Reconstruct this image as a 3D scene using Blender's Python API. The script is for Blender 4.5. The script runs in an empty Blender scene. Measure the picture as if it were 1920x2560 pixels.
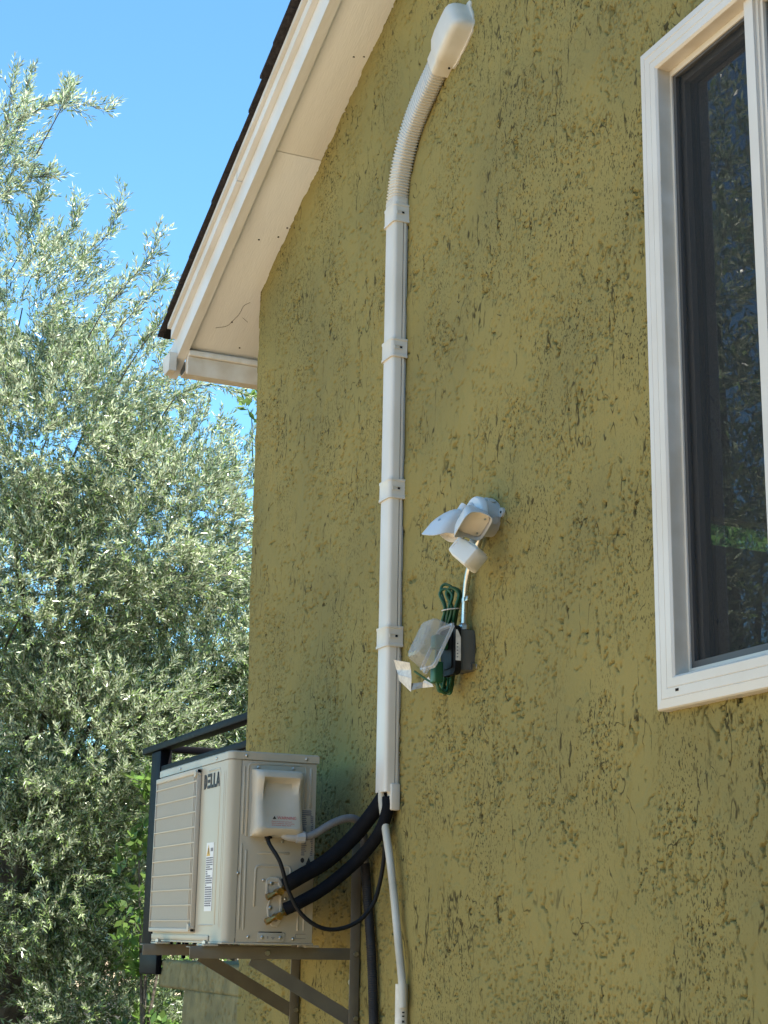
import bpy, bmesh, math, random
import numpy as np
from mathutils import Vector, Matrix

random.seed(7)
S = bpy.context.scene
COL = S.collection

# ------------------------------------------------------------------ camera
yaw, pitch, roll = math.radians(-66.515), math.radians(14.855), math.radians(1.053)
fw = Vector((math.cos(pitch)*math.sin(yaw), math.cos(pitch)*math.cos(yaw), math.sin(pitch)))
r0 = Vector((math.cos(yaw), -math.sin(yaw), 0)); u0 = r0.cross(fw)
rt = math.cos(roll)*r0 + math.sin(roll)*u0
up = -math.sin(roll)*r0 + math.cos(roll)*u0
cam = bpy.data.cameras.new('camera'); cam_o = bpy.data.objects.new('camera', cam); COL.objects.link(cam_o)
M4 = Matrix((rt, up, -fw)).transposed().to_4x4(); M4.translation = (0, -1.93, 1.6)
cam_o.matrix_world = M4
cam.sensor_fit = 'HORIZONTAL'; cam.sensor_width = 36; cam.lens = 3964.0/1920*36
cam.clip_end = 500; cam.clip_start = .05
S.camera = cam_o

# ------------------------------------------------------------------ sky, sun, exposure
SUN = Vector((0.42, 0.17, 0.89)).normalized()
elev = math.asin(SUN.z)
w = bpy.data.worlds.new('World'); S.world = w; w.use_nodes = True
nt = w.node_tree; bg = nt.nodes['Background']
sky = nt.nodes.new('ShaderNodeTexSky'); sky.sky_type = 'NISHITA'; sky.sun_disc = False
sky.sun_elevation = elev; sky.sun_rotation = math.atan2(SUN.x, SUN.y)
sky.air_density = 1.0; sky.dust_density = 0.0; sky.ozone_density = 3.5; sky.altitude = 300
tint = nt.nodes.new('ShaderNodeMix'); tint.data_type = 'RGBA'; tint.blend_type = 'MULTIPLY'; tint.inputs[0].default_value = 1; tint.inputs[7].default_value = (.70, 1.03, 1.06, 1)
nt.links.new(sky.outputs[0], tint.inputs[6]); nt.links.new(tint.outputs[2], bg.inputs[0]); bg.inputs[1].default_value = 0.102
sl = bpy.data.lights.new('sun', 'SUN'); sl.energy = 5.0; sl.angle = math.radians(.53); sl.color = (1, .945, .86)
so = bpy.data.objects.new('sun', sl); COL.objects.link(so)
so.rotation_euler = SUN.to_track_quat('Z', 'Y').to_euler()
S.view_settings.view_transform = 'Standard'; S.view_settings.look = 'None'
S.view_settings.exposure = 1.8; S.view_settings.gamma = 1.0
S.cycles.use_denoising = True
S.cycles.max_bounces = 8; S.cycles.diffuse_bounces = 5; S.cycles.transparent_max_bounces = 12

# ------------------------------------------------------------------ materials
MATS = {}
def mat(name, col, rough=.6, metal=0, spec=.5, var=0, vscale=8, bump=0, bscale=60, col2=None, vdetail=4, dist=.004, stretch=None):
    if name in MATS: return MATS[name]
    m = bpy.data.materials.new(name); m.use_nodes = True; n = m.node_tree; b = n.nodes['Principled BSDF']
    b.inputs['Base Color'].default_value = (*col, 1); b.inputs['Roughness'].default_value = rough
    b.inputs['Metallic'].default_value = metal; b.inputs['Specular IOR Level'].default_value = spec
    tc = n.nodes.new('ShaderNodeTexCoord'); vec = tc.outputs['Object']
    if stretch:
        mp = n.nodes.new('ShaderNodeMapping'); mp.inputs['Scale'].default_value = stretch
        n.links.new(vec, mp.inputs[0]); vec = mp.outputs[0]
    if var or col2:
        t = n.nodes.new('ShaderNodeTexNoise'); t.inputs['Scale'].default_value = vscale; t.inputs['Detail'].default_value = vdetail
        n.links.new(vec, t.inputs['Vector'])
        cr = n.nodes.new('ShaderNodeValToRGB'); cr.color_ramp.elements[0].position = .32; cr.color_ramp.elements[1].position = .68
        c2 = col2 or tuple(c*(1-var) for c in col)
        cr.color_ramp.elements[0].color = (*c2, 1); cr.color_ramp.elements[1].color = (*col, 1)
        n.links.new(t.outputs[0], cr.inputs[0]); n.links.new(cr.outputs[0], b.inputs['Base Color'])
        rr = n.nodes.new('ShaderNodeMapRange'); rr.inputs[3].default_value = min(1, rough+.1); rr.inputs[4].default_value = max(.05, rough-.08)
        n.links.new(t.outputs[0], rr.inputs[0]); n.links.new(rr.outputs[0], b.inputs['Roughness'])
    if bump:
        t = n.nodes.new('ShaderNodeTexNoise'); t.inputs['Scale'].default_value = bscale; t.inputs['Detail'].default_value = 5
        n.links.new(vec, t.inputs['Vector'])
        bp = n.nodes.new('ShaderNodeBump'); bp.inputs['Strength'].default_value = bump; bp.inputs['Distance'].default_value = dist
        n.links.new(t.outputs[0], bp.inputs['Height']); n.links.new(bp.outputs[0], b.inputs['Normal'])
    MATS[name] = m; return m

def stucco_mat(name, c1, c2, c3, shade_fleck):
    m = bpy.data.materials.new(name); m.use_nodes = True; n = m.node_tree; b = n.nodes['Principled BSDF']; b.inputs['Roughness'].default_value = .93; b.inputs['Specular IOR Level'].default_value = .15
    tc = n.nodes.new('ShaderNodeTexCoord')
    def nz(scale, detail, st=None, off=0):
        t = n.nodes.new('ShaderNodeTexNoise'); t.inputs['Scale'].default_value = scale; t.inputs['Detail'].default_value = detail
        mp = n.nodes.new('ShaderNodeMapping'); mp.inputs['Scale'].default_value = st or (1, 1, 1); mp.inputs['Location'].default_value = (off, off, off)
        n.links.new(tc.outputs['Object'], mp.inputs[0]); n.links.new(mp.outputs[0], t.inputs['Vector']); return t
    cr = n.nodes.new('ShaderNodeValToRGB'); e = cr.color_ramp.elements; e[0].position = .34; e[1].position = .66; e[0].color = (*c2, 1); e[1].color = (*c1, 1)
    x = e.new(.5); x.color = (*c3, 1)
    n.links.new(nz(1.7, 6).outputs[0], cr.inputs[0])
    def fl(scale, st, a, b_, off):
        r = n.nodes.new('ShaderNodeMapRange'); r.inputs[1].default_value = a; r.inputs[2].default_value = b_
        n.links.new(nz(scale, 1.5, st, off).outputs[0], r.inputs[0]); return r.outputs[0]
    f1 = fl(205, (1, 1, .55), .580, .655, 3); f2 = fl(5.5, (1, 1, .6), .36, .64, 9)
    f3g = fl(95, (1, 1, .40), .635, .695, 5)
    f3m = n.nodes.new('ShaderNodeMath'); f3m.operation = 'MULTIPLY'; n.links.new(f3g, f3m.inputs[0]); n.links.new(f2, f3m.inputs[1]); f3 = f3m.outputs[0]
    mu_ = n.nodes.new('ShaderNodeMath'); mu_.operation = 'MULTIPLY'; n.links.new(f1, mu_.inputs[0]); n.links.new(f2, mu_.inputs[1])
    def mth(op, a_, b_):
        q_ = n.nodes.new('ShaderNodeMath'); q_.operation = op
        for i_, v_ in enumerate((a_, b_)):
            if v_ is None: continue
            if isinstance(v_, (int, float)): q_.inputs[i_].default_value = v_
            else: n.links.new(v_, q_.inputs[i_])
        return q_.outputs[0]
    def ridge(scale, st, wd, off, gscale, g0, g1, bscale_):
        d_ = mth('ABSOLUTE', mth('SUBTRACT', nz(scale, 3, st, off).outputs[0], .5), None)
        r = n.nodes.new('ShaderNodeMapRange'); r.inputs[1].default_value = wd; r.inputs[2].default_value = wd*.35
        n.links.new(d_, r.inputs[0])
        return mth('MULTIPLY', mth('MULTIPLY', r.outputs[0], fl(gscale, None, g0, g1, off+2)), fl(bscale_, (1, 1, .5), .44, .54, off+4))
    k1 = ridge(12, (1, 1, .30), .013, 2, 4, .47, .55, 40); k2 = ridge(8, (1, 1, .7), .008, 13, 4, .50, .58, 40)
    mxm0 = mth('MAXIMUM', mth('MAXIMUM', k1, k2), f3)  # dark flecks and hairlines paint in the shade and grime of stucco crevices
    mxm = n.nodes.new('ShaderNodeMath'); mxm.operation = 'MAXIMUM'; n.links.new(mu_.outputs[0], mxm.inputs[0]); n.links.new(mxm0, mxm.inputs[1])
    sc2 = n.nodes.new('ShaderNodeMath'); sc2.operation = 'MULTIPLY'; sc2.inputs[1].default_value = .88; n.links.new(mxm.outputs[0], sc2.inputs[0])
    mx = n.nodes.new('ShaderNodeMix'); mx.data_type = 'RGBA'; n.links.new(sc2.outputs[0], mx.inputs[0]); n.links.new(cr.outputs[0], mx.inputs[6]); mx.inputs[7].default_value = (*shade_fleck, 1)
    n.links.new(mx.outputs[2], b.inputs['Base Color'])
    bp = n.nodes.new('ShaderNodeBump'); bp.inputs['Strength'].default_value = .6; bp.inputs['Distance'].default_value = .003; n.links.new(nz(170, 4).outputs[0], bp.inputs['Height']); n.links.new(bp.outputs[0], b.inputs['Normal'])
    MATS[name] = m; return m
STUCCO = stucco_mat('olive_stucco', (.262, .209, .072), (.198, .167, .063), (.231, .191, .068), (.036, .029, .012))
STUCCO2 = mat('grey_olive_stucco', (.235, .20, .095), .92, spec=.2, col2=(.15, .135, .07), vscale=14, bump=.6, bscale=70, dist=.006)
TRIM = mat('cream_trim_paint', (.66, .65, .63), .5, col2=(.58, .55, .50), vscale=5, bump=.12, bscale=40, stretch=(1, 6, 1))
SOFFIT = mat('soffit_paint', (.74, .735, .72), .7, var=.12, vscale=3, bump=.3, bscale=60, stretch=(.25, 3, 1))
SHING = mat('dark_shingle', (.045, .040, .042), .95, spec=.2, var=.5, vscale=60, bump=.6, bscale=300)
GUTTER = mat('gutter_paint', (.66, .62, .55), .5, col2=(.50, .42, .32), vscale=9, bump=.05)
PVC = mat('white_duct_plastic', (.60, .56, .50), .38, col2=(.54, .50, .43), vscale=5)
PVCW = mat('coupler_plastic', (.60, .565, .505), .4, col2=(.52, .485, .42), vscale=12)
HOSEW = mat('white_hose_plastic', (.50, .48, .42), .5, col2=(.38, .35, .28), vscale=9, stretch=(1, 1, 1))
PIPEW = mat('aged_white_pipe', (.66, .62, .54), .55, col2=(.50, .46, .38), vscale=40)
DARK = mat('dark_opening', (.012, .012, .012), .9, spec=.1)
AC = mat('cream_painted_steel', (.385, .345, .265), .42, var=.07, vscale=4, bump=.02, bscale=200)
ACL = mat('cream_lid_steel', (.37, .335, .26), .4, var=.08, vscale=7)
GRILLE = mat('grille_plastic', (.43, .385, .305), .5, var=.05)
GRBACK = mat('grille_backing', (.20, .19, .165), .7)
GRFIN = mat('grille_fin_plastic', (.37, .335, .27), .55)
COVER = mat('valve_cover_plastic', (.44, .405, .33), .45, var=.08, vscale=18, bump=.08, bscale=60)
STEEL = mat('screw_steel', (.55, .54, .52), .32, metal=1, var=.3, vscale=200)
ZINC = mat('brown_grey_bracket_steel', (.19, .165, .12), .5, metal=.4, var=.25, vscale=12, bump=.05)
BRASS = mat('brass', (.58, .36, .12), .3, metal=1, var=.4, vscale=90)
FOAM = mat('black_foam', (.006, .007, .010), .8, spec=.12, var=.3, vscale=40, bump=.2, bscale=150)
RUBBER = mat('black_rubber', (.006, .006, .006), .55, spec=.2)
GREYC = mat('grey_conduit_plastic', (.15, .15, .15), .6, var=.2, vscale=30, bump=.2, bscale=200)
DGREYC = mat('dark_conduit_plastic', (.022, .022, .024), .6, spec=.25, var=.3, vscale=30)
GREYF = mat('pale_grey_fitting', (.36, .36, .36), .45)
INK = mat('black_ink', (.015, .015, .017), .6)
REDINK = mat('red_ink', (.42, .04, .05), .6)
NAVY = mat('label_ink', (.14, .14, .16), .7)
LABEL = mat('label_paper', (.62, .61, .60), .5)
YEL = mat('warning_yellow', (.55, .32, .03), .5)
LWHITE = mat('fixture_white', (.62, .62, .61), .32, var=.05, vscale=25)
JBOX = mat('fixture_grey_white', (.44, .44, .42), .4, var=.08, vscale=30)
LSENS = mat('sensor_white', (.60, .58, .53), .4)
EMT = mat('galvanised_tube', (.58, .57, .54), .28, metal=1, var=.25, vscale=40)
BOXG = mat('grey_box_paint', (.10, .10, .088), .6, spec=.25, var=.1)
BLACKP = mat('black_plastic', (.006, .006, .006), .5, spec=.15)
CORDG = mat('green_cord', (.012, .085, .035), .4, var=.2, vscale=60)
PAPER = mat('tag_paper', (.66, .62, .54), .8, col2=(.50, .47, .42), vscale=70, vdetail=1)
PAPERG = mat('tag_back', (.22, .23, .23), .8, var=.4, vscale=120)
VINYL = mat('white_vinyl', (.61, .575, .52), .38, col2=(.55, .50, .43), vscale=4)
VINYLD = mat('dusty_vinyl', (.60, .56, .49), .5, col2=(.52, .46, .37), vscale=14)
BRONZE = mat('grey_screen_frame', (.065, .062, .06), .5)
IRON = mat('black_iron', (.0025, .0025, .004), .5, spec=.10)
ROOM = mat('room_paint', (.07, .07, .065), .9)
BARK = mat('olive_bark', (.12, .10, .075), .9, var=.5, vscale=14, bump=.8, bscale=30, dist=.02)
GROUND = mat('pale_concrete_ground', (.46, .34, .20), .9, var=.12, vscale=1.2, bump=.3, bscale=40)

def glassmat(name, tint, refl_ior=1.5, rough=.0, base=0.0):
    m = bpy.data.materials.new(name); m.use_nodes = True; n = m.node_tree; n.nodes.clear()
    out = n.nodes.new('ShaderNodeOutputMaterial'); tr = n.nodes.new('ShaderNodeBsdfTransparent'); gl = n.nodes.new('ShaderNodeBsdfGlossy')
    tr.inputs[0].default_value = (*tint, 1); gl.inputs['Roughness'].default_value = rough
    fr = n.nodes.new('ShaderNodeFresnel'); fr.inputs[0].default_value = refl_ior
    ad = n.nodes.new('ShaderNodeMath'); ad.operation = 'ADD'; ad.inputs[1].default_value = base; n.links.new(fr.outputs[0], ad.inputs[0])
    ge = n.nodes.new('ShaderNodeNewGeometry'); iv = n.nodes.new('ShaderNodeMath'); iv.operation = 'SUBTRACT'; iv.inputs[0].default_value = 1; n.links.new(ge.outputs['Backfacing'], iv.inputs[1])
    fm_ = n.nodes.new('ShaderNodeMath'); fm_.operation = 'MULTIPLY'; n.links.new(ad.outputs[0], fm_.inputs[0]); n.links.new(iv.outputs[0], fm_.inputs[1])
    mx = n.nodes.new('ShaderNodeMixShader'); n.links.new(fm_.outputs[0], mx.inputs[0]); n.links.new(tr.outputs[0], mx.inputs[1]); n.links.new(gl.outputs[0], mx.inputs[2])
    n.links.new(mx.outputs[0], out.inputs[0]); return m
GLASS = glassmat('window_glass', (.75, .8, .78), 2.2)
GLASS2 = glassmat('window_glass_coated', (.45, .5, .5), 2.3)
def mixdiff(name, col, alpha, gloss=0):
    m = bpy.data.materials.new(name); m.use_nodes = True; n = m.node_tree; n.nodes.clear()
    out = n.nodes.new('ShaderNodeOutputMaterial'); tr = n.nodes.new('ShaderNodeBsdfTransparent')
    p = n.nodes.new('ShaderNodeBsdfPrincipled'); p.inputs['Base Color'].default_value = (*col, 1); p.inputs['Roughness'].default_value = .12 if gloss else .8
    mx = n.nodes.new('ShaderNodeMixShader'); mx.inputs[0].default_value = alpha
    n.links.new(tr.outputs[0], mx.inputs[1]); n.links.new(p.outputs[0], mx.inputs[2]); n.links.new(mx.outputs[0], out.inputs[0]); return m
SCREEN = mixdiff('insect_screen_mesh', (.02, .02, .02), .42)
CLEARP = mixdiff('clear_plastic', (.50, .50, .50), .36, 1)
CLEARR = mixdiff('clear_plastic_edge', (.62, .62, .62), .55, 1)
LENSM = mixdiff('lamp_lens_plastic', (.80, .72, .60), .92, 1)

def leafmat(name, top, under, rough=.38, transl=.25, var=.35):
    m = bpy.data.materials.new(name); m.use_nodes = True; n = m.node_tree; n.nodes.clear()
    out = n.nodes.new('ShaderNodeOutputMaterial'); g = n.nodes.new('ShaderNodeNewGeometry')
    mxc = n.nodes.new('ShaderNodeMix'); mxc.data_type = 'RGBA'
    mxc.inputs[6].default_value = (*top, 1); mxc.inputs[7].default_value = (*under, 1)
    n.links.new(g.outputs['Backfacing'], mxc.inputs[0])
    hs = n.nodes.new('ShaderNodeHueSaturation'); mr = n.nodes.new('ShaderNodeMapRange')
    mr.inputs[3].default_value = 1-var; mr.inputs[4].default_value = 1+var
    n.links.new(g.outputs['Random Per Island'], mr.inputs[0]); n.links.new(mr.outputs[0], hs.inputs['Value']); n.links.new(mxc.outputs[2], hs.inputs['Color'])
    p = n.nodes.new('ShaderNodeBsdfPrincipled'); p.inputs['Roughness'].default_value = rough; p.inputs['Specular IOR Level'].default_value = .8
    n.links.new(hs.outputs[0], p.inputs['Base Color'])
    t = n.nodes.new('ShaderNodeBsdfTranslucent'); n.links.new(hs.outputs[0], t.inputs[0])
    mx = n.nodes.new('ShaderNodeMixShader'); mx.inputs[0].default_value = transl
    n.links.new(p.outputs[0], mx.inputs[1]); n.links.new(t.outputs[0], mx.inputs[2]); n.links.new(mx.outputs[0], out.inputs[0]); return m
OLIVE = leafmat('olive_leaf', (.18, .255, .085), (.46, .51, .35), .27, .38, .6)
BROAD = leafmat('broad_leaf', (.10, .19, .03), (.15, .24, .06), .3, .45)

# ------------------------------------------------------------------ builders
def link(name, me, m, parent=None, smooth=True, ang=35):
    if smooth:
        me.polygons.foreach_set('use_smooth', np.ones(len(me.polygons), dtype=bool))
        me.set_sharp_from_angle(angle=math.radians(ang))
    o = bpy.data.objects.new(name, me); COL.objects.link(o)
    if m: me.materials.append(m)
    if parent is not None:
        o.parent = parent; o.matrix_parent_inverse = inv_of(parent)
    return o
def inv_of(p):
    mm = Matrix.Translation(-p.location) if p.parent is None else Matrix.Translation((0, 0, 0))
    return mm
def thing(name, loc, label, cat, group=None):
    o = bpy.data.objects.new(name, None); COL.objects.link(o); o.location = loc; o.empty_display_size = .1
    return tag(o, label, cat, group)
def tag(o, label, cat, group=None):
    o['label'] = label; o['category'] = cat
    if group: o['group'] = group
    return o

class MB:
    def __init__(s): s.v = []; s.f = []
    def add(s, vs, fs):
        k = len(s.v); s.v += [tuple(v) for v in vs]; s.f += [tuple(i+k for i in f) for f in fs]; return s
    def box(s, lo, hi):
        x0, y0, z0 = lo; x1, y1, z1 = hi
        return s.add([(x0,y0,z0),(x1,y0,z0),(x1,y1,z0),(x0,y1,z0),(x0,y0,z1),(x1,y0,z1),(x1,y1,z1),(x0,y1,z1)],
                     [(0,3,2,1),(4,5,6,7),(0,1,5,4),(1,2,6,5),(2,3,7,6),(3,0,4,7)])
    def loft(s, rings, cap=True, close=True):
        n = len(rings[0]); vs = [p for r in rings for p in r]; fs = []
        for i in range(len(rings)-1):
            for j in range(n if close else n-1):
                a = i*n+j; b = i*n+(j+1) % n; fs.append((a, b, b+n, a+n))
        if cap: fs.append(tuple(range(n-1, -1, -1))); fs.append(tuple(range((len(rings)-1)*n, len(rings)*n)))
        return s.add(vs, fs)
    def tube(s, pts, r, n=10, cap=True):
        pts = [Vector(p) for p in pts]; rings = []
        nrm = None
        for i, p in enumerate(pts):
            t = (pts[min(i+1, len(pts)-1)]-pts[max(i-1, 0)]).normalized()
            if nrm is None:
                nrm = t.orthogonal().normalized()
            nrm = (nrm - t*nrm.dot(t)).normalized(); bn = t.cross(nrm)
            rr = r[i] if isinstance(r, (list, tuple)) else r
            rings.append([p+nrm*math.cos(2*math.pi*k/n)*rr+bn*math.sin(2*math.pi*k/n)*rr for k in range(n)])
        return s.loft(rings, cap)
    def bar(s, a, b, wv, hv):
        a = Vector(a); b = Vector(b); wv = Vector(wv)/2; hv = Vector(hv)/2
        return s.loft([[p-wv-hv, p+wv-hv, p+wv+hv, p-wv+hv] for p in (a, b)])
    def build(s, name, m, parent=None, smooth=True, bevel=0, seg=2, ang=35):
        me = bpy.data.meshes.new(name)
        bm = bmesh.new(); vv = [bm.verts.new(v) for v in s.v]
        for f in s.f:
            try: bm.faces.new([vv[i] for i in f])
            except ValueError: pass
        bmesh.ops.recalc_face_normals(bm, faces=bm.faces)
        if bevel: bmesh.ops.bevel(bm, geom=list(bm.edges), offset=bevel, segments=seg, profile=.5, affect='EDGES', clamp_overlap=True)
        bm.to_mesh(me); bm.free()
        return link(name, me, m, parent, smooth, ang)
def rbox(name, lo, hi, m, parent=None, bevel=.002, seg=2): return MB().box(lo, hi).build(name, m, parent, bevel=bevel, seg=seg)
def smooth_path(pts, k=8):
    pts = [Vector(p) for p in pts]; out = []
    P = [pts[0]*2-pts[1]]+pts+[pts[-1]*2-pts[-2]]
    for i in range(1, len(P)-2):
        a, b, c, d = P[i-1:i+3]
        for j in range(k):
            t = j/k
            out.append(.5*((2*b)+(c-a)*t+(2*a-5*b+4*c-d)*t*t+(3*b-a-3*c+d)*t**3))
    out.append(pts[-1]); return out
def tube_obj(name, pts, r, m, parent=None, n=12, k=8): return MB().tube(smooth_path(pts, k), r, n).build(name, m, parent)
def rrect(w_, h_, r, k=4):
    out = []
    for cx, cy, a0 in ((w_/2-r, h_/2-r, 0), (-w_/2+r, h_/2-r, 90), (-w_/2+r, -h_/2+r, 180), (w_/2-r, -h_/2+r, 270)):
        for i in range(k+1):
            a = math.radians(a0+90*i/k); out.append((cx+r*math.cos(a), cy+r*math.sin(a)))
    return out
def screw(name, p, axis, r, m, parent):
    p = Vector(p); a = Vector(axis).normalized()
    return MB().tube([p, p+a*.0018, p+a*.0034], [r*1.25, r*1.2, r*.6], 10).build(name, m, parent)

# 2-D gradient noise, vectorised
def noise2(x, y, seed=0):
    xi = np.floor(x).astype(np.int64); yi = np.floor(y).astype(np.int64); xf = x-xi; yf = y-yi
    def g(ix, iy, dx, dy):
        h = (ix*374761393+iy*668265263+seed*974634777) & 0xffffffff
        h = ((h ^ (h >> 13))*1274126177) & 0xffffffff; h = h ^ (h >> 16)
        a = (h & 0xffff)/65536.0*2*np.pi
        return np.cos(a)*dx+np.sin(a)*dy
    u = xf*xf*xf*(xf*(xf*6-15)+10); v = yf*yf*yf*(yf*(yf*6-15)+10)
    n00 = g(xi, yi, xf, yf); n10 = g(xi+1, yi, xf-1, yf); n01 = g(xi, yi+1, xf, yf-1); n11 = g(xi+1, yi+1, xf-1, yf-1)
    return 1.5*((n00*(1-u)+n10*u)*(1-v)+(n01*(1-u)+n11*u)*v)
def sst(a, b, x):
    t = np.clip((x-a)/(b-a), 0, 1); return t*t*(3-2*t)

def stucco_height(x, z):
    wx = x+.012*noise2(x*9, z*9, 3); wz = z+.012*noise2(x*9+7, z*9, 4)
    big = .0035*noise2(x*5, z*4, 11)+.0016*noise2(x*24, z*14, 12)
    gate = sst(-.30, .25, noise2(wx*4.2, wz*3.1, 21)+.6*noise2(wx*11, wz*8, 22))
    q = noise2(wx*74, wz*33, 31)+.55*noise2(wx*165, wz*88, 36)
    p1 = sst(.76, .85, q+.34*(gate-.75))
    p2 = sst(.56, .64, noise2(wx*150+9, wz*92, 32)+.26*(gate-.85))
    r1 = np.abs(noise2(wx*17, wz*5.2, 41)+.22*noise2(wx*58, wz*38, 45)); c1 = sst(.045, .02, r1)*sst(.12, .3, noise2(wx*8, wz*6, 42))*sst(-.25, .05, noise2(wx*40, wz*26, 46))
    r2 = np.abs(noise2(wx*9+5, wz*7, 43)+.2*noise2(wx*45, wz*45, 47)); c2 = sst(.022, .010, r2)*sst(.18, .35, noise2(wx*5, wz*5, 44))*sst(-.2, .1, noise2(wx*33, wz*33, 48))
    plat = .0026*sst(-.06, .06, noise2(wx*13, wz*7, 61)+.35*noise2(wx*34, wz*22, 62))
    grain = .0006*noise2(x*210, z*170, 51)
    return big+plat+grain-.019*np.clip(p1+.75*p2+c1+c2, 0, 1.1)

def grid_mesh(name, P, keep, m, parent):
    nr, nc = P.shape[:2]
    me = bpy.data.meshes.new(name)
    idx = np.arange(nr*nc).reshape(nr, nc)
    q = np.stack([idx[:-1, :-1], idx[:-1, 1:], idx[1:, 1:], idx[1:, :-1]], -1)[keep]
    used = np.zeros(nr*nc, bool); used[q.ravel()] = True
    remap = np.cumsum(used)-1; q = remap[q]; V = P.reshape(-1, 3)[used]
    me.vertices.add(len(V)); me.vertices.foreach_set('co', V.astype(np.float32).ravel())
    me.loops.add(q.size); me.loops.foreach_set('vertex_index', q.astype(np.int32).ravel())
    me.polygons.add(len(q)); me.polygons.foreach_set('loop_start', np.arange(0, q.size, 4, dtype=np.int32))
    me.polygons.foreach_set('use_smooth', np.ones(len(q), dtype=bool))
    me.update(); me.validate()
    o = bpy.data.objects.new(name, me); COL.objects.link(o); me.materials.append(m)
    if parent is not None: o.parent = parent; o.matrix_parent_inverse = inv_of(parent)
    return o

# ------------------------------------------------------------------ ground
g = MB().add([(-150, -150, 0), (150, -150, 0), (150, 150, 0), (-150, 150, 0)], [(0, 1, 2, 3)]).build('ground', GROUND); g['kind'] = 'structure'

DIMMER = mat('dark_bounce_dimmer', (.075, .058, .038), .95, var=.4, vscale=6, bump=.6, bscale=30, dist=.02)
pb_ = MB().add([(-40, -14, .004), (-6.5, -14, .004), (-6.5, 16, .004), (-40, 16, .004)], [(0, 1, 2, 3)]).build('bounce_dimmer', DIMMER); pb_['kind'] = 'structure'  # unseen dark sheet added at left to cut ground bounce, like tree shade
# ------------------------------------------------------------------ house
house = thing('house', (-5.74, 0, 0), 'olive green stucco house with cream eaves and a white framed window', 'house')
RS = .435                                    # roof slope
def roofz(x, off=0): return 4.113+RS*(x+5.776)+off
RX, RZ = -.6, roofz(-.6)
# gable wall with trowelled relief
phi = np.linspace(math.atan(5.72/1.93), math.atan(2.2/1.93), 740)
xf = -1.93*np.tan(phi)
path = [(-5.74, .9, -1, 0), (-5.74, .5, -1, 0), (-5.74, .3, -1, 0)]
path += [(-5.74, y, -1, 0) for y in np.arange(.27, .021, -.02)]
for a in (0, 30, 60, 90):
    a = math.radians(a); path.append((-5.72-.02*math.cos(a), .02-.02*math.sin(a), -math.cos(a), -math.sin(a)))
path += [(x, 0, 0, -1) for x in xf[1:]]
path += [(x, 0, 0, -1) for x in np.linspace(-2.1, 4.6, 24)]
path = np.array(path)
zs = np.concatenate([np.linspace(0, 1.17, 12), np.arange(1.2, 4.86, .0033), np.linspace(4.9, 6.6, 30)])
PX, Z = np.meshgrid(np.arange(len(path)), zs)
bx, by, nx, ny = (path[:, i][PX] for i in range(4))
S_ = bx + by*1.0
H = stucco_height(bx-by, Z)
lean = (4.11-Z)*.026*np.clip((-4.5-bx)/1.2, 0, 1)
P = np.stack([bx+nx*H+lean-.03*np.clip((-4.5-bx)/1.2, 0, 1), by+ny*H, Z], -1)
cx = (bx[:-1, :-1]+bx[1:, 1:])/2; cz = (Z[:-1, :-1]+Z[1:, 1:])/2
keep = ~((cx > -2.865) & (cx < -1.62) & (cz > 2.085) & (cz < 3.63))
top = np.where(cx < RX, roofz(cx), roofz(2*RX-cx))
keep &= cz < top+.03
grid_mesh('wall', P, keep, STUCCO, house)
# rest of the shell: side walls and back, inside lining
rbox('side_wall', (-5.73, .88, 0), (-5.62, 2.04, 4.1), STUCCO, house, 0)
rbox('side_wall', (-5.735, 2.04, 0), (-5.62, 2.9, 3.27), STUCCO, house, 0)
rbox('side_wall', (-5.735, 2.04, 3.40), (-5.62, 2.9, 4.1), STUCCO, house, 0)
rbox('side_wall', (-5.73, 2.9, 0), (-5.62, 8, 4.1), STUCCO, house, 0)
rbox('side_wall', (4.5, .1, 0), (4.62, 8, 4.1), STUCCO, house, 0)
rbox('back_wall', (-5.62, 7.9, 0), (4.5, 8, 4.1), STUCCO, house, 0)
rbox('added_light_block', (3.0, -7, 0), (4.5, -.03, 4.6), STUCCO, house, 0)  # unseen block added behind the camera to dim light from the right
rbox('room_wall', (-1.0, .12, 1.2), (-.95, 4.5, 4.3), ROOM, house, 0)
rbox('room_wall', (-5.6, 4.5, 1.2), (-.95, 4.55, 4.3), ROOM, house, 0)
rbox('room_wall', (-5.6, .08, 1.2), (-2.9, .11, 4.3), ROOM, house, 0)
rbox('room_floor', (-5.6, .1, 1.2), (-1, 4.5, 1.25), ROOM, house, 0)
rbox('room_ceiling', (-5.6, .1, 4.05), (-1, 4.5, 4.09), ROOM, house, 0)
rbox('pane', (-5.68, 2.05, 3.275), (-5.675, 2.89, 3.395), GLASS, house, 0)

def slope_box(x0, x1, y0, y1, o0, o1):
    a = [(x0, y0, roofz(x0, o0)), (x1, y0, roofz(x1, o0)), (x1, y1, roofz(x1, o0)), (x0, y1, roofz(x0, o0)),
         (x0, y0, roofz(x0, o1)), (x1, y0, roofz(x1, o1)), (x1, y1, roofz(x1, o1)), (x0, y1, roofz(x0, o1))]
    return MB().add(a, [(0,3,2,1),(4,5,6,7),(0,1,5,4),(1,2,6,5),(2,3,7,6),(3,0,4,7)])
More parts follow.
